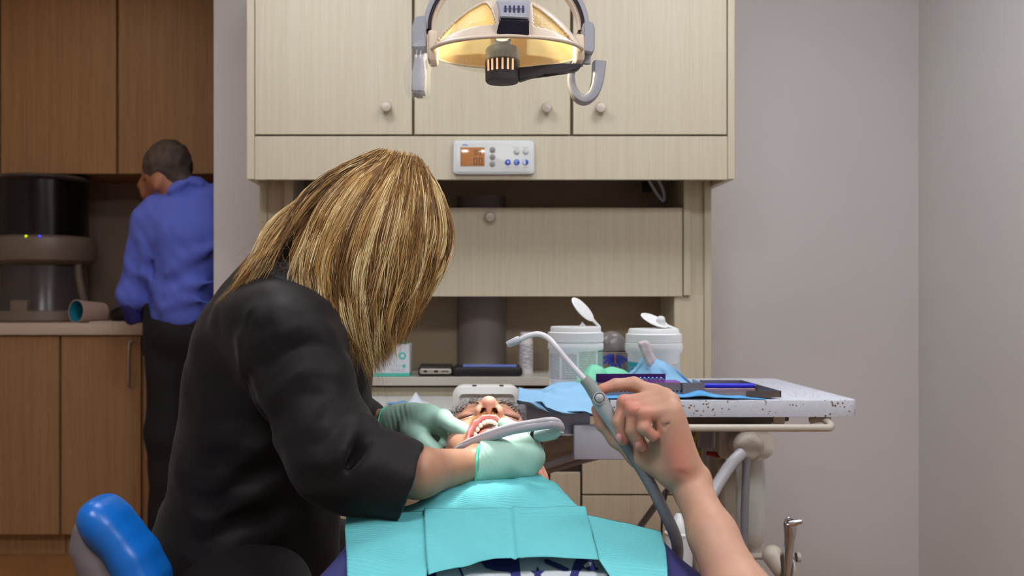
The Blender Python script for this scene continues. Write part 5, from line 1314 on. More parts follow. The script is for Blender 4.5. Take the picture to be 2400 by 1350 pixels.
# teal paper bib (lies on the chest)
def bib():
    q = NT('teal bib paper'); b = q.b; b.inputs['Base Color'].default_value = lin((98, 192, 198)); b.inputs['Roughness'].default_value = .8
    at = q.n('ShaderNodeAttribute'); at.attribute_name = 'UV2'
    tc = q.n('ShaderNodeTexCoord'); mp = q.n('ShaderNodeMapping'); mp.inputs['Rotation'].default_value = (0, 0, .0); q.l(tc.outputs['UV'], mp.inputs[0])
    w = q.n('ShaderNodeTexWave'); w.wave_type = 'BANDS'; w.bands_direction = 'Y'; w.inputs['Scale'].default_value = 14; w.inputs['Distortion'].default_value = .4; w.inputs['Detail'].default_value = 1; q.l(mp.outputs[0], w.inputs['Vector'])
    nz = q.n('ShaderNodeTexNoise'); nz.inputs['Scale'].default_value = 25; q.l(tc.outputs['Object'], nz.inputs['Vector'])
    ad = q.n('ShaderNodeMath', operation='MULTIPLY_ADD'); q.l(nz.outputs['Fac'], ad.inputs[0]); ad.inputs[1].default_value = .6; q.l(w.outputs['Fac'], ad.inputs[2])
    bp = q.n('ShaderNodeBump'); bp.inputs['Strength'].default_value = .7; bp.inputs['Distance'].default_value = .0016; q.l(ad.outputs[0], bp.inputs['Height']); q.l(bp.outputs['Normal'], b.inputs['Normal'])
    root = thing('paper_bib', "teal ribbed paper bib spread over the patient's chest with centre flap folded up", 'bib', hit(1200, 1250))
    def patch(name, left, right, nu, nv, off, fold, seed, top=None, bot=None):
        """left/right: px polylines from top to bottom; top/bot optional offsets along u in px"""
        F = folds(seed, 7, 40, fold)
        vs = []; fs = []; uv = []
        def along(pl, t):
            k = t*(len(pl)-1); i = min(int(k), len(pl)-2); f = k - i; return (pl[i][0]*(1-f)+pl[i+1][0]*f, pl[i][1]*(1-f)+pl[i+1][1]*f)
        for i in range(nv+1):
            v = i/nv; a = along(left, v); b_ = along(right, v)
            for j in range(nu+1):
                u = j/nu; px = a[0]*(1-u)+b_[0]*u; py = a[1]*(1-u)+b_[1]*u
                if top: py += (1-v)*lerp(u, top)
                if bot: py += v*lerp(u, bot)
                p = hit(px, py, off - (.006*v**2 if name == 'sheet' else 0)); e = float(F(np.array(p[:], dtype=np.float32)))*(.6 + .8*v if name != 'sheet' else 1) + float(F(np.array(p[:], dtype=np.float32)*3.1))*.25
                if name == 'sheet': e *= (1 - v**3)
                if name == 'centre_flap': e -= .002*math.exp(-((px - 1196 - 10*v)/4.5)**2) - .002*math.exp(-((px - 1206 - 10*v)/6)**2) + .003*math.exp(-((v-.16)/.03)**2)*(u > .3)
                vs.append(p + Vector((0, 0, max(-off*.6, e)))); uv.append((u*(abs(b_[0]-a[0])/300), v))
        for i in range(nv):
            for j in range(nu): k = i*(nu+1)+j; fs.append((k, k+nu+1, k+nu+2, k+1))
        o = raw(name, vs, fs, q.m, root, True, ang=180)
        ul = o.data.uv_layers.new(name='UVMap')
        for lp in o.data.loops: ul.data[lp.index].uv = uv[lp.vertex_index]
        md = o.modifiers.new('thick', 'SOLIDIFY'); md.thickness = .0007
        return o
    # upper sheet running up to the throat
    patch('sheet', [(1140, 1118), (1060, 1142), (980, 1172), (893, 1197), (812, 1212)], [(1268, 1120), (1330, 1152), (1385, 1208), (1450, 1226), (1548, 1246)], 90, 60, .012, .015, 51, top=[(0, 4), (.5, 0), (1, 0)])
    patch('side_panel', [(811, 1211), (808, 1235), (812, 1300), (818, 1450)], [(1000, 1197), (998, 1250), (1003, 1330), (985, 1450)], 40, 50, .009, .005, 52)
    patch('side_panel', [(1375, 1208), (1390, 1256), (1404, 1310), (1500, 1450)], [(1549, 1245), (1560, 1285), (1564, 1330), (1566, 1450)], 40, 50, .009, .005, 53)
    patch('centre_flap', [(994, 1190), (996, 1240), (999, 1290), (1004, 1344)], [(1372, 1186), (1382, 1225), (1392, 1268), (1403, 1307)], 90, 40, .0135, .004, 54, bot=[(0, 0), (.14, -10), (.3, -22), (.5, -18), (.53, -14), (.57, -19), (.75, -12), (1, 0)], top=[(0, 0), (.3, 4), (.6, 2), (.85, 0), (1, 0)])
bib()
# dental chair carrying the patient
def chair():
    t = thing('dental_chair', 'reclined dental chair mostly hidden under the patient', 'chair', (.05, 1.0, 0))
    M_v = mat('grey vinyl', (120, 120, 126), .45)
    MB().rbox((.05, 1.13, .585), (.42, .05, .62), .08, .018, axis='z').build('backrest', M_v, t)
    MB().rbox((.05, .62, .565), (.46, .07, .52), .09, .02, axis='z').build('seat', M_v, t)
    sculpt('headrest', [('u', 0, rb((.03, 1.56, .725), (.085, .055, .022), .02, (-15, 0, 0)))], .004, M_v, t)
    MB().box(.0, .07, 1.42, 1.60, .585, .60, .004).build('headrest_bar', M_chrome, t)
    MB().cyl((.035, 1.57, .592), (.035, 1.57, .71), .016).build('headrest_post', M_chrome, t)
    MB().rbox((.05, .85, .28), (.24, .56, .34), .05, .01, axis='z').build('pedestal', M_white, t)
    MB().rbox((.05, .85, .015), (.5, .03, .9), .12, .006, axis='z').build('base_plate', M_grey, t)
chair()
# saliva ejector with its hose, held in the raised hand
def ejector():
    t = thing('saliva_ejector', 'grey suction handpiece with bent white tube held up by the patient', 'dental instrument', P(1400, 950, 1.325))
    d = 1.325; M_h = mat('ejector light grey', (168, 172, 176), .3); M_s = mat('grey green rubber sleeve', (142, 150, 146), .5)
    pts = [P(1216, 798, d+.02), P(1236, 788, d+.015), P(1262, 783, d+.01), P(1284, 792, d+.005), P(1302, 811, d), P(1322, 836, d), P(1345, 862, d), P(1369, 888, d)]
    MB().tube(catmull(pts, 8), .0040, 16).build('bent_tube', mat('white tube', (224, 224, 230), .25), t)
    MB().tube([P(1188, 808, d+.025), P(1191, 806.5, d+.025), P(1212, 798, d+.02), P(1219, 795, d+.02)], [.0038, .0047, .0058, .0052], 18).build('tip', mat('clear white tip', (190, 194, 204), .2), t)
    MB().tube([P(1368, 887, d), P(1380, 900, d), P(1392, 917, d), P(1400, 928, d)], [.0078, .0086, .0098, .0105], 22).build('sleeve', M_s, t)
    MB().tube([P(1399, 927, d), P(1403, 934, d), P(1412, 950, d), P(1425, 972, d), P(1436, 990, d)], [.0102, .0112, .0118, .0104, .0096], 24).build('valve_body', M_h, t)
    MB().tube([P(1435, 989, d), P(1446, 1008, d), P(1462, 1034, d)], [.0090, .0090, .0086], 22).build('grip', M_h, t)
    c = P(1405, 933, d - .012); MB().lathe([(.0065, -.003), (.0062, .001), (.004, .003), (0, .0036)], c, (0, -1, .1), 20).build('lever', M_h, t)
    MB().lathe([(.009, -.003), (.009, .0006), (.0075, .0010), (.0072, -.002)], c, (0, -1, .1), 24).build('lever_ring', M_h, t)
    MB().cyl(P(1424, 941, d), P(1430, 940, d), .003).build('side_screw', M_dgrey, t)
    MB().tube(catmull([P(1460, 1031, d), P(1490, 1078, d - .002), P(1515, 1118, d - .004), P(1540, 1165, d - .008), P(1562, 1210, d - .01), P(1580, 1250, d - .01), P(1588, 1290, d), P(1580, 1360, d + .05)], 8), .0084, 18).build('hose', M_tube, t)
    # thin clear sleeve edge that runs with the hose
ejector()
# ================================================================ dental hygienist leaning over from the left
def strand_mesh(name, items, m, parent, seg=3, cols=None):
    """items: list of (K x 3 array, radius); all K equal"""
    A = np.array([it[0] for it in items]); R = np.array([it[1] for it in items]); n, K, _ = A.shape
    T = np.empty_like(A); T[:, 1:-1] = A[:, 2:] - A[:, :-2]; T[:, 0] = A[:, 1] - A[:, 0]; T[:, -1] = A[:, -1] - A[:, -2]
    T /= np.linalg.norm(T, axis=2, keepdims=True) + 1e-9
    U = np.cross(T, np.array([.31, .83, .46])); U /= np.linalg.norm(U, axis=2, keepdims=True) + 1e-9; W = np.cross(T, U)
    k = np.linspace(0, 1, K); taper = np.minimum(1, (1.03 - k)*3.0)*np.minimum(1, .5 + k*5)
    V = np.empty((n, K, seg, 3))
    for j in range(seg):
        a = 2*PI*j/seg; V[:, :, j] = A + (U*math.cos(a) + W*math.sin(a))*(R[:, None]*taper[None])[..., None]
    V = V.reshape(-1, 3); idx = np.arange(n*K*seg).reshape(n, K, seg); F = []
    for j in range(seg):
        j2 = (j+1) % seg; F.append(np.stack([idx[:, :-1, j], idx[:, :-1, j2], idx[:, 1:, j2], idx[:, 1:, j]], -1).reshape(-1, 4))
    F = np.concatenate(F); cc = None
    if cols is not None: cc = np.repeat(np.asarray(cols), K*seg, axis=0)
    return raw(name, V, F, m, parent, True, None, 180, cols=cc)
def spline_many(G, K):
    """G: (n, m, 3) control points -> (n, K, 3) catmull-rom samples"""
    n, m, _ = G.shape; Q = np.concatenate([2*G[:, :1] - G[:, 1:2], G, 2*G[:, -1:] - G[:, -2:-1]], 1)
    t = np.linspace(0, m-1-1e-6, K); i = t.astype(int); f = (t - i)[None, :, None]
    a, b, c, d = Q[:, i], Q[:, i+1], Q[:, i+2], Q[:, i+3]
    return .5*(2*b + (c-a)*f + (2*a - 5*b + 4*c - d)*f*f + (3*b - a - 3*c + d)*f**3)
def halfspace(p, n):
    p = arr(p); n = arr(Vector(n).normalized()); f = lambda q: (q - p) @ n
    return f, p - 5, p + 5
def hygienist():
    root = thing('person', 'blonde person in black jacket and mint gloves bending over the reclining patient', 'person', (X(500, 1.62), 1.62, .55))
    M_sk = skin_mat('hygienist skin', (172, 124, 98), None, .5, .10)
    M_jk = mat('black suiting', (19, 14, 16), .6, spec=.26, bump=.12, bscale=1600, noise=(22, .12), sheen=.06)
    HC = P(872, 525, 1.60)                                     # centre of her head
    Fd = Vector((.80, -.10, -.60)).normalized(); Cd = Vector((.60, 0, .80)); Cd = (Cd - Fd*Cd.dot(Fd)).normalized(); Ld = Cd.cross(Fd)
    R = np.array([[Fd.x, Ld.x, Cd.x], [Fd.y, Ld.y, Cd.y], [Fd.z, Ld.z, Cd.z]])
    h_ = lambda f, l, c: HC + Fd*f + Ld*l + Cd*c
    hip = P(545, 1330, 1.62)
    # hands: right (near) glove and left (far) glove
    Wn = P(1112, 1089, 1.42); En = P(800, 1098, 1.47); Sn = P(660, 775, 1.475)
    Wf = P(918, 992, 1.655); Ef = P(745, 1010, 1.76); Sf = P(700, 760, 1.77)
    near_hand = [('u', 0, rc(Wn, P(1140, 1086, 1.425), .0285, .030)), ('u', .02, el(P(1188, 1072, 1.43), (.046, .034, .032), (0, 12, 0))), ('u', .015, rc(P(1140, 1080, 1.44), P(1225, 1062, 1.425), .030, .026)),
                 ('u', .012, rc(P(1236, 1046, 1.42), P(1246, 1070, 1.415), .0155, .0150)), ('u', .012, rc(P(1246, 1070, 1.415), P(1232, 1098, 1.412), .0150, .0135)),
                 ('u', .008, rc(P(1232, 1038, 1.425), P(1205, 1008, 1.455), .0125, .0105)), ('u', .005, rc(P(1205, 1008, 1.455), P(1184, 996, 1.485), .0105, .0100)),          # index, reaching into the mouth
                 ('u', .008, rc(P(1228, 1050, 1.43), P(1224, 1018, 1.462), .0115, .0100)), ('u', .005, rc(P(1224, 1018, 1.462), P(1205, 1012, 1.490), .0100, .0085)),        # middle
                 ('u', .008, rc(P(1246, 1070, 1.415), P(1243, 1052, 1.455), .0115, .0100)), ('u', .005, rc(P(1243, 1052, 1.455), P(1222, 1050, 1.475), .0100, .0085)),       # ring
                 ('u', .008, rc(P(1232, 1096, 1.412), P(1228, 1088, 1.450), .0105, .0092)), ('u', .005, rc(P(1228, 1088, 1.450), P(1210, 1084, 1.465), .0092, .0080)),       # little
                 ('u', .012, rc(P(1150, 1066, 1.445), P(1182, 1034, 1.462), .0165, .0120)), ('u', .006, rc(P(1182, 1034, 1.462), P(1200, 1016, 1.480), .0118, .0095))]        # thumb
    far_hand = [('u', 0, rc(Wf, P(945, 990, 1.645), .027, .028)), ('u', .015, rc(P(940, 988, 1.645), P(1000, 984, 1.60), .0285, .0235)), ('u', .012, rc(P(975, 978, 1.62), P(1012, 978, 1.585), .020, .0165)),
                ('u', .010, rc(P(1012, 979, 1.585), P(1040, 982, 1.558), .0145, .0132)), ('u', .005, rc(P(1040, 982, 1.558), P(1072, 1003, 1.53), .0118, .0105)), ('u', .005, rc(P(1072, 1003, 1.53), P(1106, 1021, 1.505), .0105, .0085)),   # index
                ('u', .008, rc(P(1000, 995, 1.60), P(1036, 1004, 1.585), .0125, .0112)), ('u', .005, rc(P(1036, 1004, 1.585), P(1052, 1024, 1.58), .0108, .0092)), ('u', .005, rc(P(1052, 1024, 1.58), P(1040, 1040, 1.575), .0090, .0082)),  # middle, curled
                ('u', .008, rc(P(985, 1006, 1.615), P(1022, 1026, 1.61), .0125, .0105)), ('u', .005, rc(P(1022, 1026, 1.61), P(1034, 1048, 1.60), .0102, .0085)),
                ('u', .008, rc(P(975, 1014, 1.63), P(1006, 1044, 1.625), .0115, .0095)), ('u', .005, rc(P(1006, 1044, 1.625), P(1016, 1062, 1.62), .0092, .0080)),
                ('u', .010, rc(P(960, 1008, 1.60), P(992, 1030, 1.57), .0160, .0125)), ('u', .006, rc(P(992, 1030, 1.57), P(1024, 1058, 1.55), .0122, .0098))]
    # continuous body
    B = [('u', 0, el(h_(-.01, 0, .015), (.096, .076, .092), R)), ('u', .03, el(h_(.045, 0, -.05), (.052, .056, .075), R)), ('u', .02, rc(h_(.06, 0, -.105), h_(.075, 0, -.11), .018, .016)),
         ('u', .01, rc(h_(.092, 0, -.005), h_(.118, 0, -.045), .009, .012)),
         ('u', .006, rc(h_(.095, -.018, -.083), h_(.095, .018, -.083), .006)), ('s', .01, el(h_(.105, -.033, -.012), (.012, .014, .010), R)), ('s', .01, el(h_(.105, .033, -.012), (.012, .014, .010), R)),
         ('u', .004, el(h_(.09, -.033, -.012), (.012, .012, .011), R)), ('u', .004, el(h_(.09, .033, -.012), (.012, .012, .011), R)),
         ('u', .006, el(h_(-.005, -.078, -.03), (.016, .007, .030), R)), ('u', .006, el(h_(-.005, .078, -.03), (.016, .007, .030), R)),
         ('u', .03, rc(h_(-.03, 0, -.05), P(715, 710, 1.62), .055, .062)),
         ('u', .05, rc(P(700, 800, 1.62), P(600, 1120, 1.62), .075, .075)), ('u', .05, rc(P(600, 1120, 1.62), hip, .075, .08)),
         ('u', .04, rc(P(680, 780, 1.55), P(690, 780, 1.70), .05)),
         ('u', .03, rc(Sn, P(775, 1065, 1.39), .046, .038)), ('u', .02, rc(P(775, 1065, 1.39), P(980, 1108, 1.345), .038, .0355)), ('u', .015, rc(P(980, 1108, 1.345), Wn, .0345, .0240)),
         ('u', .03, rc(Sf, Ef, .045, .040)), ('u', .02, rc(Ef, Wf, .038, .0265)),
         ('u', .05, rc(hip, (-.19, 1.22, .56), .07, .05)), ('u', .05, rc(hip, (-.14, 2.0, .56), .07, .05)),
         ('u', .03, rc((-.19, 1.22, .56), (-.26, 1.28, .12), .05, .036)), ('u', .03, rc((-.14, 2.0, .56), (-.24, 1.98, .12), .055, .036)),
         ('u', .02, rc((-.27, 1.28, .06), (-.15, 1.24, .035), .035, .028)), ('u', .02, rc((-.25, 1.98, .06), (-.13, 1.98, .035), .035, .028))]
    for hnd in (near_hand, far_hand): B += [(a, max(k, .004), b) for a, k, b in hnd]
    V, F = sdf_mesh(B, .004); V = smooth_mesh(V, F, 2)
    raw('body', V, F, M_sk, root, True, None, 180)
    # gloves
    q = NT('mint nitrile'); b = q.b; b.inputs['Base Color'].default_value = lin((166, 208, 192)); b.inputs['Roughness'].default_value = .42; b.inputs['Subsurface Weight'].default_value = .1; b.inputs['Subsurface Radius'].default_value = (.01, .01, .01); b.inputs['Subsurface Scale'].default_value = .5
    tc = q.n('ShaderNodeTexCoord'); nz = q.n('ShaderNodeTexNoise'); nz.inputs['Scale'].default_value = 700; q.l(tc.outputs['Object'], nz.inputs['Vector']); bp = q.n('ShaderNodeBump'); bp.inputs['Strength'].default_value = .15; bp.inputs['Distance'].default_value = .001; q.l(nz.outputs['Fac'], bp.inputs['Height']); q.l(bp.outputs['Normal'], b.inputs['Normal'])
    M_gl = q.m; M_cuff = mat('rolled glove edge', (84, 208, 172), .4)
    def wr(center, axis, amp, freq, rad, rot=0.):
        c = arr(center); a = arr(Vector(axis).normalized())
        def f(p):
            q_ = p - c; t = q_ @ a; w = np.exp(-(q_**2).sum(-1)/(2*rad*rad)); return (amp*w*np.sin(t*freq + 2*np.sin((q_ @ np.array([.2, .5, .9], dtype=np.float32))*60))).astype(np.float32)
        return f
    for hnd, nm, cd in ((near_hand, 'glove', (wr(P(1150, 1070, 1.405), (1, 0, .45), .0007, 820, .012), folds(61, 5, 110, .0016))), (far_hand, 'glove', (wr(P(950, 985, 1.62), (1, 0, .1), .0009, 700, .02), folds(62, 5, 110, .0016)))):
        G = [(a, max(k, .004) if i else 0, b_) for i, (a, k, b_) in enumerate(hnd)] + [('d', 0, c_) for c_ in cd]
        W_, dr = (P(1113, 1089, 1.42), Vector((.96, .06, -.235))) if hnd is near_hand else (Wf, (P(1000, 984, 1.6) - Wf))
        G += [('i', .001, (lambda f_: (lambda q_: -f_(q_), Wn - Vector((5, 5, 5)), Wn + Vector((5, 5, 5))))(halfspace(W_ + dr.normalized()*.001, dr)[0]))]
        o = sculpt(nm, G, .0022, M_gl, root, off=.0022, it=1)
        # rolled cuff
        ax = dr.normalized(); up = Vector((0, 1, 0)); u = (up - ax*up.dot(ax)).normalized(); w = ax.cross(u); rr_ = .0318 if hnd is near_hand else .030
        MB().tube([W_ + (u*math.cos(2*PI*i/48) + w*math.sin(2*PI*i/48))*rr_*(1 + .03*math.sin(i*.9)) + ax*.003*math.sin(i*.26) for i in range(49)], .0022, 10, False).build('rolled_cuff', M_cuff, o, ang=180)
    # ---- jacket: hollow sleeves first, then the trunk
    cuff_c = P(962, 1141, 1.462); cuff_n = Vector((.93, 0, -.30)); cuff_n = Vector((190, 0, 62)).normalized()   # facing right and slightly up-left of vertical line
    A, Bc = P(992, 1048, 1.33), P(930, 1232, 1.33); ed = (Bc - A).normalized(); cuff_n = Vector((-ed.z, 0, ed.x)).normalized()
    if cuff_n.x < 0: cuff_n = -cuff_n
    J = [('u', 0, rc(P(800, 1085, 1.365), P(1010, 1154, 1.325), .068, .0580)), ('i', .002, halfspace((A + Bc)/2, cuff_n)), ('s', .003, rc(P(945, 1134, 1.337), P(1060, 1170, 1.325), .045, .0535)),
         ('u', .035, rc(P(668, 790, 1.475), P(775, 1050, 1.395), .080, .070)), ('u', .03, rc(P(640, 745, 1.49), P(690, 800, 1.475), .062, .078)),
         ('u', .02, rc(P(775, 1050, 1.395), P(830, 1100, 1.36), .062, .066)),
         ('u', .02, rc(P(850, 1022, 1.375), P(960, 1046, 1.335), .011, .009)),
         ('u', .035, rc(Sf, Ef, .066, .060)), ('u', .03, rc(Ef, P(848, 998, 1.70), .058, .048)),
         ('u', .05, rc(P(640, 800, 1.62), P(720, 800, 1.62), .115, .10)),                       # upper chest
         ('u', .06, rc(P(655, 840, 1.62), P(610, 1010, 1.62), .135, .125)), ('u', .06, rc(P(610, 1010, 1.62), P(575, 1180, 1.62), .118, .118)),
         ('u', .05, rc(P(740, 900, 1.62), P(745, 980, 1.62), .088, .075)),                       # bust
         ('u', .05, rc(P(690, 1080, 1.62), P(660, 1300, 1.62), .080, .098)),
         ('u', .05, rc(P(575, 1180, 1.62), P(535, 1350, 1.62), .120, .135)), ('u', .05, rc(P(535, 1350, 1.62), P(530, 1480, 1.62), .135, .15)), ('u', .03, rc(P(640, 700, 1.60), P(700, 690, 1.60), .072, .060)), ('u', .03, rc(P(655, 655, 1.60), P(706, 608, 1.60), .058, .056)), ('u', .02, rc(P(690, 665, 1.55), P(722, 700, 1.54), .032, .030)),
         ('u', .04, rc(P(605, 775, 1.58), P(535, 905, 1.60), .052, .072)), ('u', .03, rc(P(600, 745, 1.52), P(720, 745, 1.70), .06)),
         ('s', .02, rc(P(735, 640, 1.60), P(790, 540, 1.60), .055, .08)),
         # belt-like gathers at the back of the waist and the peplum edge
         ('u', .012, rc(P(452, 1055, 1.62), P(462, 1080, 1.60), .012, .010)), ('u', .02, rc(P(448, 1118, 1.62), P(520, 1160, 1.50), .018, .012)), ('u', .02, rc(P(450, 1120, 1.60), P(600, 1165, 1.50), .010, .006)),
         ('u', .02, rc(P(408, 1200, 1.62), P(438, 1250, 1.56), .022, .02))]
    def rg(pts, r, d=1.40, k=.022, kind='u'):
        pts = [P(a, b_, d) for a, b_ in pts]
        for a, b_ in zip(pts[:-1], pts[1:]): J.append((kind, k, rc(a, b_, r)))
    rg([(600, 742), (660, 752), (730, 800), (778, 860)], .009, 1.410, .034)
    rg([(610, 885), (680, 868), (740, 845), (786, 862)], .008, 1.404, .032)
    rg([(575, 800), (590, 870), (612, 905)], .008, 1.418, .03)
    rg([(655, 912), (720, 892), (790, 915)], .006, 1.403, .03)
    rg([(690, 1030), (760, 992), (836, 985)], .009, 1.410, .034); rg([(720, 1090), (790, 1060), (850, 1055)], .007, 1.402, .02)
    rg([(842, 1046), (862, 1020), (872, 990)], .008, 1.37, .02)
    rg([(846, 1030), (830, 1066), (815, 1088)], .003, 1.312, .02, 's')
    rg([(598, 705), (575, 760), (562, 850), (560, 900)], .0016, 1.402, .006, 's')                # armhole seam
    
    rg([(560, 900), (600, 980), (690, 1130), (720, 1160)], .010, 1.40, .02, 's')
    def creases(c, ax, lat, amp, wl, rad, bend, ph=0.):
        c = arr(c); a = arr(Vector(ax).normalized()); l_ = arr(Vector(lat).normalized())
        def f(p):
            q_ = p - c; t = q_ @ a; s_ = q_ @ l_; w = np.exp(-(q_**2).sum(-1)/(2*rad*rad))
            u_ = np.sin((t + bend*s_*s_ + .006*np.sin(s_*60 + t*30))*2*PI/wl + ph); return (-amp*w*np.sign(u_)*np.abs(u_)**1.6).astype(np.float32)
        return f
    J += [('d', 0, creases(P(690, 860, 1.40), (.35, 0, -.94), (.94, 0, .35), .0065, .072, .055, -4.5, .5)), ('d', 0, creases(P(815, 1030, 1.325), (.75, 0, -.66), (.66, 0, .75), .0055, .055, .045, 5, 1.2)),
          ('d', 0, creases(P(610, 1130, 1.46), (.15, 0, -1), (1, 0, .15), .004, .075, .09, 1.5, 0)), ('d', 0, creases(P(520, 1200, 1.48), (.25, 0, -1), (1, 0, .25), .006, .065, .07, 2.5, 1))]
    J += [('d', 0, folds(71, 6, 26, .008)), ('d', 0, folds(73, 5, 60, .0022))]
    sculpt('jacket', J, .0045, M_jk, root, it=2)
    # trousers and shoes (below the frame)
    sculpt('trousers', [('u', 0, rc(hip, (-.19, 1.22, .56), .115, .075)), ('u', .05, rc(hip, (-.14, 2.0, .56), .115, .075)), ('u', .03, rc((-.19, 1.22, .56), (-.26, 1.28, .12), .07, .055)), ('u', .03, rc((-.14, 2.0, .56), (-.24, 1.98, .12), .07, .055)), ('d', 0, folds(75, 5, 30, .005))], .01, M_jk, root)
    for y_ in (1.28, 1.98):
        sculpt('shoe', [('u', 0, rc((-.28, y_, .05), (-.14, y_ - .02, .04), .042, .036)), ('i', .004, halfspace((0, 0, .004), (0, 0, -1)))], .004, M_black, root)
    # glasses, seen through the hair
    M_rim = mat('dark spectacle rim', (52, 44, 46), .3)
    g = MB()
    for s in (-1, 1):
        c = h_(.118, s*.033, -.012)
        g.tube([c + Ld*(.024*math.cos(2*PI*i/24)) + Cd*(.017*math.sin(2*PI*i/24)) for i in range(25)], .0015, 8, False)
    g.tube([h_(.119, -.010, -.008), h_(.122, 0, -.006), h_(.119, .010, -.008)], .0014, 8)
    for s in (-1, 1): g.tube([h_(.116, s*.057, -.008), h_(.06, s*.076, -.010), h_(-.01, s*.081, -.012)], .0016, 8)
    g.build('glasses', M_rim, root, ang=180)
    # ---- hair
    q = NT('blonde hair'); b = q.b; at = q.n('ShaderNodeAttribute'); at.attribute_name = 'Col'; q.l(at.outputs['Color'], b.inputs['Base Color']); b.inputs['Roughness'].default_value = .38; b.inputs['Specular IOR Level'].default_value = .35
    b.inputs['Anisotropic'].default_value = .0
    M_hair = q.m
    G = [[(888, 356, 1.60), (800, 388, 1.565), (714, 450, 1.545), (646, 535, 1.525), (580, 628, 1.50), (512, 728, 1.515)],
         [(895, 355, 1.60), (802, 392, 1.555), (720, 460, 1.535), (656, 548, 1.52), (596, 630, 1.485), (530, 714, 1.475)],
         [(904, 355, 1.60), (820, 408, 1.54), (750, 490, 1.515), (712, 590, 1.505), (712, 670, 1.495), (738, 742, 1.475)],
         [(914, 356, 1.60), (838, 420, 1.535), (776, 510, 1.505), (740, 620, 1.49), (750, 710, 1.475), (790, 800, 1.462)],
         [(924, 357, 1.60), (862, 432, 1.528), (806, 528, 1.50), (776, 640, 1.482), (790, 740, 1.468), (836, 842, 1.468)],
         [(934, 358, 1.60), (886, 440, 1.522), (838, 540, 1.492), (812, 655, 1.478), (826, 765, 1.472), (864, 886, 1.475)],
         [(944, 360, 1.60), (910, 444, 1.518), (872, 546, 1.489), (848, 662, 1.478), (854, 772, 1.475), (876, 880, 1.478)],
         [(953, 363, 1.60), (936, 446, 1.518), (908, 550, 1.489), (884, 664, 1.48), (878, 772, 1.48), (886, 870, 1.485)],
         [(962, 366, 1.60), (960, 448, 1.522), (944, 550, 1.495), (918, 660, 1.487), (898, 764, 1.49), (894, 850, 1.495)],
         [(971, 370, 1.60), (984, 450, 1.53), (978, 550, 1.508), (952, 652, 1.50), (920, 752, 1.505), (906, 838, 1.51)],
         [(980, 376, 1.60), (1008, 454, 1.548), (1010, 548, 1.53), (986, 644, 1.522), (944, 738, 1.53), (916, 822, 1.54)],
         [(968, 366, 1.60), (1022, 444, 1.57), (1042, 546, 1.56), (1018, 632, 1.555), (968, 716, 1.56), (930, 800, 1.565)],
         [(966, 363, 1.605), (1030, 442, 1.60), (1058, 552, 1.60), (1038, 624, 1.595), (988, 692, 1.59), (946, 770, 1.59)]]
    G = np.array([[P(*p)[:] for p in g_] for g_ in G]); nG = len(G)
    rs = np.random.RandomState(5)
    def make(n, far, wlo=0., whi=1., lift=0.):
        nc = max(12, n//16); cu = rs.rand(nc)*(whi-wlo) + wlo; cu = np.where((cu > .088) & (cu < .158), np.where(cu < .123, cu - .045, cu + .045), cu); cdep = rs.rand(nc)**1.3; coff = rs.randn(nc, 6, 3)*np.array([0, .0012, .0025, .004, .006, .008])[None, :, None]; clen = rs.uniform(.84, 1.08, nc)
        tone = rs.rand(nc)
        ci = rs.randint(0, nc, n); u = np.clip(cu[ci] + rs.randn(n)*.010, 0, 1)*(nG - 1.001); i = u.astype(int); f = (u - i)[:, None, None]
        A = G[i]*(1-f) + G[i+1]*f
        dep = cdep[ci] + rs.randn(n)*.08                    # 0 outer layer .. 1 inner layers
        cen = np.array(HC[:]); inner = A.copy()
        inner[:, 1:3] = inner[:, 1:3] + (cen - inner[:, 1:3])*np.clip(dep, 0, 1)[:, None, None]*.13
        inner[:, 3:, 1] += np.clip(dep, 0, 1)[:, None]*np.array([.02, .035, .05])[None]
        A = inner + coff[ci]*(1.0) + rs.randn(n, 6, 3)*np.array([.0022, .0014, .0016, .0018, .0024, .0032])[None, :, None]
        if far: A[..., 1] = 3.205 - A[..., 1]
        jx = rs.randn(n)*.007; A[:, 0, 0] += jx; A[:, 0, 2] -= np.abs(jx)*.8; A[:, 0, 1] += np.abs(rs.randn(n))*.008*(1 if far else -1) + rs.uniform(-.012, .012, n); A[:, 0, 2] -= np.abs(rs.randn(n))*.002
        S = spline_many(A, 18)
        L = np.clip(clen[ci]*rs.uniform(.90, 1.0, n), .6, 1.0)
        t = np.linspace(0, 1, 18)[None]*L[:, None]*17; j = np.clip(t.astype(int), 0, 16); ff = (t - j)[..., None]
        S = np.take_along_axis(S, j[..., None].repeat(3, 2), 1)*(1-ff) + np.take_along_axis(S, (j+1)[..., None].repeat(3, 2), 1)*ff
        pal = np.array([vc((100, 70, 40)), vc((146, 107, 60)), vc((182, 142, 84)), vc((214, 180, 118)), vc((242, 224, 174))])
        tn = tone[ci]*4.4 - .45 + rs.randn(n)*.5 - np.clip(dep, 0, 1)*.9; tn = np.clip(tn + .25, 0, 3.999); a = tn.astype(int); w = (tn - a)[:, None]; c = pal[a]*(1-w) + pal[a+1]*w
        r = rs.uniform(.0004, .0009, n)
        return [(S[k], r[k]) for k in range(n)], c
    i1, c1 = make(7600, False); i2, c2 = make(1800, True); i3, c3 = make(900, False, .0, .14)
    i4, c4 = make(420, False, .30, .85)
    i4 = [(S_ + rs.randn(3)*.016*np.linspace(0, 1, 18)[:, None]**2.2 + np.array([0, 0, -.014])*np.linspace(0, 1, 18)[:, None]**3, r_*.6) for S_, r_ in i4]
    # strays
    st, sc_ = [], []
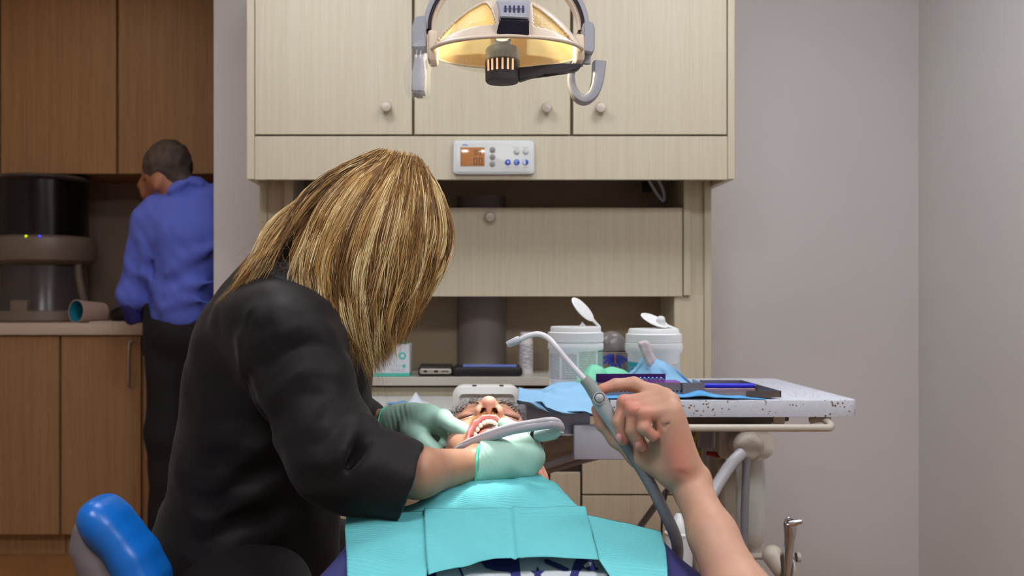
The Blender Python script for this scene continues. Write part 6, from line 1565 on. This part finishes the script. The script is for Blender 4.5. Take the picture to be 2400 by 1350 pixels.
    for k in range(110):
        it, cc = i1[rs.randint(0, 7600)]; 
        S = it.copy(); w = np.linspace(0, 1, 18)[:, None]; S = S + rs.randn(3)*.022*w**1.4 + np.sin(w*rs.uniform(3, 9) + rs.rand()*6)*rs.randn(3)*.006
        st.append((S, .00022)); sc_.append(vc((170, 126, 76)))
    for k in range(60):     # loose fine hair at the nape
        p = np.array(P(rs.uniform(620, 720), rs.uniform(500, 640), 1.52)[:]); w = np.linspace(0, 1, 18)[:, None]
        S = p + w*np.array([rs.uniform(-.05, .05), rs.uniform(-.02, .02), rs.uniform(-.05, .02)]) + np.sin(w*rs.uniform(3, 8))*rs.randn(3)*.012
        st.append((S, .0002)); sc_.append(vc((150, 112, 72)))
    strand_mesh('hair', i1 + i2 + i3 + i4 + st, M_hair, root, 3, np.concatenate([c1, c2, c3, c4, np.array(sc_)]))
    # scalp mass below the strands
    cap = [('u', 0, el(h_(-.012, 0, .012), (.094, .078, .094), R)), ('u', .03, rc(h_(-.06, 0, -.02), h_(-.085, 0, -.06), .05, .035)),
           ('s', .01, el(h_(.105, 0, -.06), (.085, .075, .095), R)), ('u', .02, rc(h_(-.02,-.02,.07), h_(.03,-.02,.075), .03)), ('d', 0, folds(77, 5, 90, .002))]
    sculpt('scalp_hair', cap, .004, mat('hair roots', (112, 78, 44), .5), root)
hygienist()
# suction hose looping over her near hand and its handpiece
def hve():
    t = thing('suction_handpiece', "grey ribbed suction hose looping over the hygienist's near glove with white handpiece", 'dental instrument', P(1315, 1000, 1.40))
    pts = [P(1060, 1072, 1.50), P(1082, 1052, 1.455), P(1110, 1038, 1.435), P(1150, 1022, 1.415), P(1200, 1007, 1.40), P(1250, 998, 1.392), P(1290, 993, 1.392), P(1308, 997, 1.40), P(1312, 1004, 1.412)]
    c = catmull(pts, 8)
    MB().tube(c, .0078, 18).build('hose', mat('glossy grey hose', (186, 180, 186), .22), t, ang=180)
    up = [p + Vector((0, -.003, .0062)) for p in c]; MB().tube(up, .0042, 12).build('second_line', mat('glossy grey hose light', (200, 194, 200), .22), t, ang=180)
    h = [P(1312, 1005, 1.405), P(1300, 1014, 1.408), P(1270, 1020, 1.414), P(1240, 1020, 1.425), P(1215, 1014, 1.44), P(1190, 1004, 1.468)]
    MB().tube(catmull(h, 6), [.0085]*6 + [.0098]*12 + [.0088]*13, 20).build('handpiece_body', mat('white green handpiece', (176, 206, 198), .15), t)
    for a, b, r in ((P(1251, 1020.3, 1.421), P(1258, 1020.5, 1.418), .0106), (P(1291, 1016.5, 1.410), P(1293.5, 1015.8, 1.4095), .0098)):
        MB().cyl(a, b, r, None, 24).build('black_ring', M_black, t)
    MB().tube([P(1190, 1004, 1.468), P(1165, 1004, 1.49), P(1135, 1003, 1.515)], [.006, .0048, .0045], 14).build('suction_tip', mat('clear suction tip', (206, 222, 224), .2), t)
hve()
# ---------------------------------------------------------------- operator stool
def stool():
    t = thing('operator_stool', 'blue upholstered stool with curved grey-backed armrest', 'stool', (-.42, 1.60, 0))
    M_bl = mat('blue vinyl', (10, 104, 196), .32, bump=.1, bscale=300); M_sh = mat('grey stool shell', (112, 106, 108), .45)
    d = 1.42
    pts = [(238, 1208), (258, 1232), (290, 1268), (318, 1308), (338, 1360), (350, 1440)]; rp = [.022, .021, .0185, .021, .024, .026]
    ops = []
    for k in range(5):
        for y_ in (-.03, -.018, -.006, .006, .018, .03): ops.append(('u', .02 if ops else 0, rc(P(*pts[k], d) + Vector((0, y_, 0)), P(*pts[k+1], d) + Vector((0, y_, 0)), rp[k], rp[k+1])))
    sculpt('armrest_pad', ops, .003, M_bl, t)
    gp = [(208, 1238), (222, 1275), (246, 1312), (262, 1370), (270, 1460)]; rp = [.012, .020, .026, .030, .032]; ops = []
    for k in range(4):
        for y_ in (-.024, -.012, .0, .012, .024): ops.append(('u', .02 if ops else 0, rc(P(*gp[k], d + .01) + Vector((0, y_, 0)), P(*gp[k+1], d + .01) + Vector((0, y_, 0)), rp[k], rp[k+1])))
    sculpt('armrest_shell', ops, .003, M_sh, t)
    MB().tube(catmull([P(270, 1440, 1.5), (-.56, 1.58, .50), (-.46, 1.6, .44)], 5), .018, 12).build('arm_bracket', M_dgrey, t)
    MB().rbox((-.42, 1.60, .47), (.40, .07, .40), .12, .03, axis='z').build('seat', M_bl, t)
    MB().cyl((-.42, 1.60, .10), (-.42, 1.60, .44), .025).build('gas_lift', M_chrome, t)
    for k in range(5):
        a = 2*PI*k/5 + .3; e = Vector((-.42 + .26*math.cos(a), 1.60 + .26*math.sin(a), .075))
        MB().tube([(-.42, 1.60, .11), e], [.022, .014], 10).build('base_arm', M_grey, t)
        MB().cyl(e + Vector((0, -.012, -.045)), e + Vector((0, .012, -.045)), .029).build('caster', M_black, t)
stool()
# ================================================================ man at the kitchenette
def man():
    D = 3.84; root = thing('person', 'grey-haired person in blue shirt and black trousers facing the kitchenette worktop', 'person', (X(440, D), D, 0))
    p = lambda px, py, dd=0.: P(px, py, D + dd)
    M_sk = skin_mat('man skin', (176, 116, 84))
    hc = p(388, 398, .02)
    B = [('u', 0, el(hc, (.088, .100, .108), (0, 14, 0))), ('u', .03, el(p(364, 432, .06), (.058, .065, .085), (0, 22, 0))), ('u', .01, rc(p(336, 420, .07), p(330, 436, .08), .014, .016)), ('u', .01, el(p(368, 428, -.075), (.018, .012, .032), (0, 15, 0))),
         ('u', .03, rc(p(398, 430), p(432, 470, .0), .066, .075)), ('u', .05, rc(p(400, 520), p(500, 520), .06)), ('u', .06, rc(p(450, 560), p(438, 760), .085, .085)),
         ('u', .04, rc(p(360, 510), p(318, 690, .02), .055, .045)), ('u', .03, rc(p(318, 690, .02), p(352, 735, .26), .042, .03)), ('u', .02, rc(p(352, 735, .26), p(362, 742, .33), .032, .026)),
         ('u', .006, rc(p(362, 742, .33), p(374, 742, .38), .010, .008)), ('u', .006, rc(p(366, 738, .33), p(380, 738, .37), .010, .008)), ('u', .006, rc(p(358, 745, .34), p(366, 746, .39), .010, .008)), ('u', .006, rc(p(362, 735, .31), p(376, 732, .34), .010, .009)),
         ('u', .04, rc(p(545, 510), p(560, 690, .02), .055, .045)), ('u', .03, rc(p(560, 690, .02), p(500, 738, .26), .042, .03)),
         ('u', .06, rc(p(415, 780), p(390, 1230), .06, .045)), ('u', .05, rc(p(480, 780), p(506, 1230), .06, .045))]
    V, F = sdf_mesh(B, .008); V = smooth_mesh(V, F, 2); raw('body', V, F, M_sk, root, True, None, 180)
    sculpt('hair', [('u', 0, el(hc + Vector((.010, .0, .012)), (.098, .108, .114), (0, 14, 0))), ('s', .02, el(p(345, 455, .08), (.105, .16, .095), (0, 25, 0))), ('u', .02, rc(p(418, 420, -.02), p(434, 440, -.02), .052, .046)),
                    ('s', .006, el(p(366, 428, -.08), (.030, .04, .045), (0, 15, 0))), ('d', 0, folds(81, 6, 120, .004))], .005, mat('greying dark hair', (76, 64, 56), .7, noise=(30, .45), bump=.8, bscale=300), root)
    g = MB().tube([p(340, 421, -.04), p(333, 424, .03), p(331, 428, .08)], .004, 8); g.build('glasses', M_black, root)
    S = [('u', 0, rc(p(352, 525), p(312, 690, .01), .078, .066)), ('u', .03, rc(p(312, 690, .01), p(326, 725, .12), .064, .062)), ('s', .01, rc(p(324, 728, .16), p(350, 745, .5), .045, .06)),
         ('u', .04, rc(p(545, 510), p(560, 690, .02), .085, .075)), ('u', .03, rc(p(560, 690, .02), p(530, 725, .12), .07, .06)),
         ('u', .06, rc(p(405, 490), p(505, 480), .088, .085)), ('u', .06, rc(p(390, 540, .0), p(505, 540, .0), .105, .11)), ('u', .06, rc(p(450, 560), p(438, 730), .155, .125)), ('u', .05, rc(p(420, 640), p(418, 735), .10, .09)),
         ('u', .03, rc(p(408, 452, .01), p(455, 446, .01), .058, .06)), ('i', .012, halfspace(p(400, 764), (0, 0, -1))),
         ('s', .012, rc(p(398, 428, .01), p(390, 400, .02), .055, .07)),
         ('u', .004, rc(p(396, 448, -.085), p(440, 424, -.085), .012, .012)), ('u', .004, rc(p(440, 424, -.085), p(472, 430, -.06), .012, .012)), ('u', .02, rc(p(420, 452, -.04), p(455, 440, -.02), .05, .05))]
    for pts, r, dd in (([(380, 560), (420, 600), (480, 590)], .008, -.125), ([(395, 640), (440, 610), (500, 580)], .010, -.13), ([(400, 690), (440, 670), (500, 660)], .010, -.125), ([(390, 720), (440, 700), (500, 712)], .009, -.12), ([(330, 560), (345, 600), (335, 640)], .008, -.07)):
        q_ = [p(a, b_, dd) for a, b_ in pts]
        for a, b_ in zip(q_[:-1], q_[1:]): S.append(('u', .04, rc(a, b_, r)))
    S += [('s', .014, rc(p(362, 600, -.08), p(362, 700, -.06), .006, .012)), ('d', 0, folds(83, 6, 34, .012)), ('d', 0, folds(85, 5, 70, .004))]
    sh = sculpt('shirt', S, .006, mat('blue shirt cotton', (94, 112, 214), .8, noise=(8, .05)), root, it=2)
    sculpt('sleeve_lining', [('u', 0, rc(p(300, 715, -.02), p(312, 745, .02), .030, .034)), ('s', .004, rc(p(298, 708, -.02), p(316, 752, .03), .024, .028))], .004, mat('dark blue cuff inside', (48, 44, 120), .8), root)
    M_tr = mat('black trousers', (24, 18, 22), .8)
    sculpt('trousers', [('u', 0, rc(p(425, 775), p(455, 775), .118, .118)), ('i', .006, halfspace(p(400, 752), (0, 0, 1))),
                        ('u', .06, rc(p(404, 800), p(392, 1020), .105, .080)), ('u', .04, rc(p(392, 1020), p(390, 1285), .080, .072)), ('u', .06, rc(p(492, 800), p(506, 1020), .105, .080)), ('u', .04, rc(p(506, 1020), p(514, 1285), .080, .072)), ('d', 0, folds(87, 6, 24, .010))], .009, M_tr, root)
    MB().rbox(p(420, 757)[:], (.30, .27, .034), .11, .004, axis='z').build('belt', M_black, root)
    for px in (388, 512):
        sculpt('shoe', [('u', 0, rc((X(px, D), D - .04, .055), (X(px - 6, D), D + .13, .045), .052, .045)), ('i', .004, halfspace((0, 0, .004), (0, 0, -1)))], .006, M_black, root)
man()
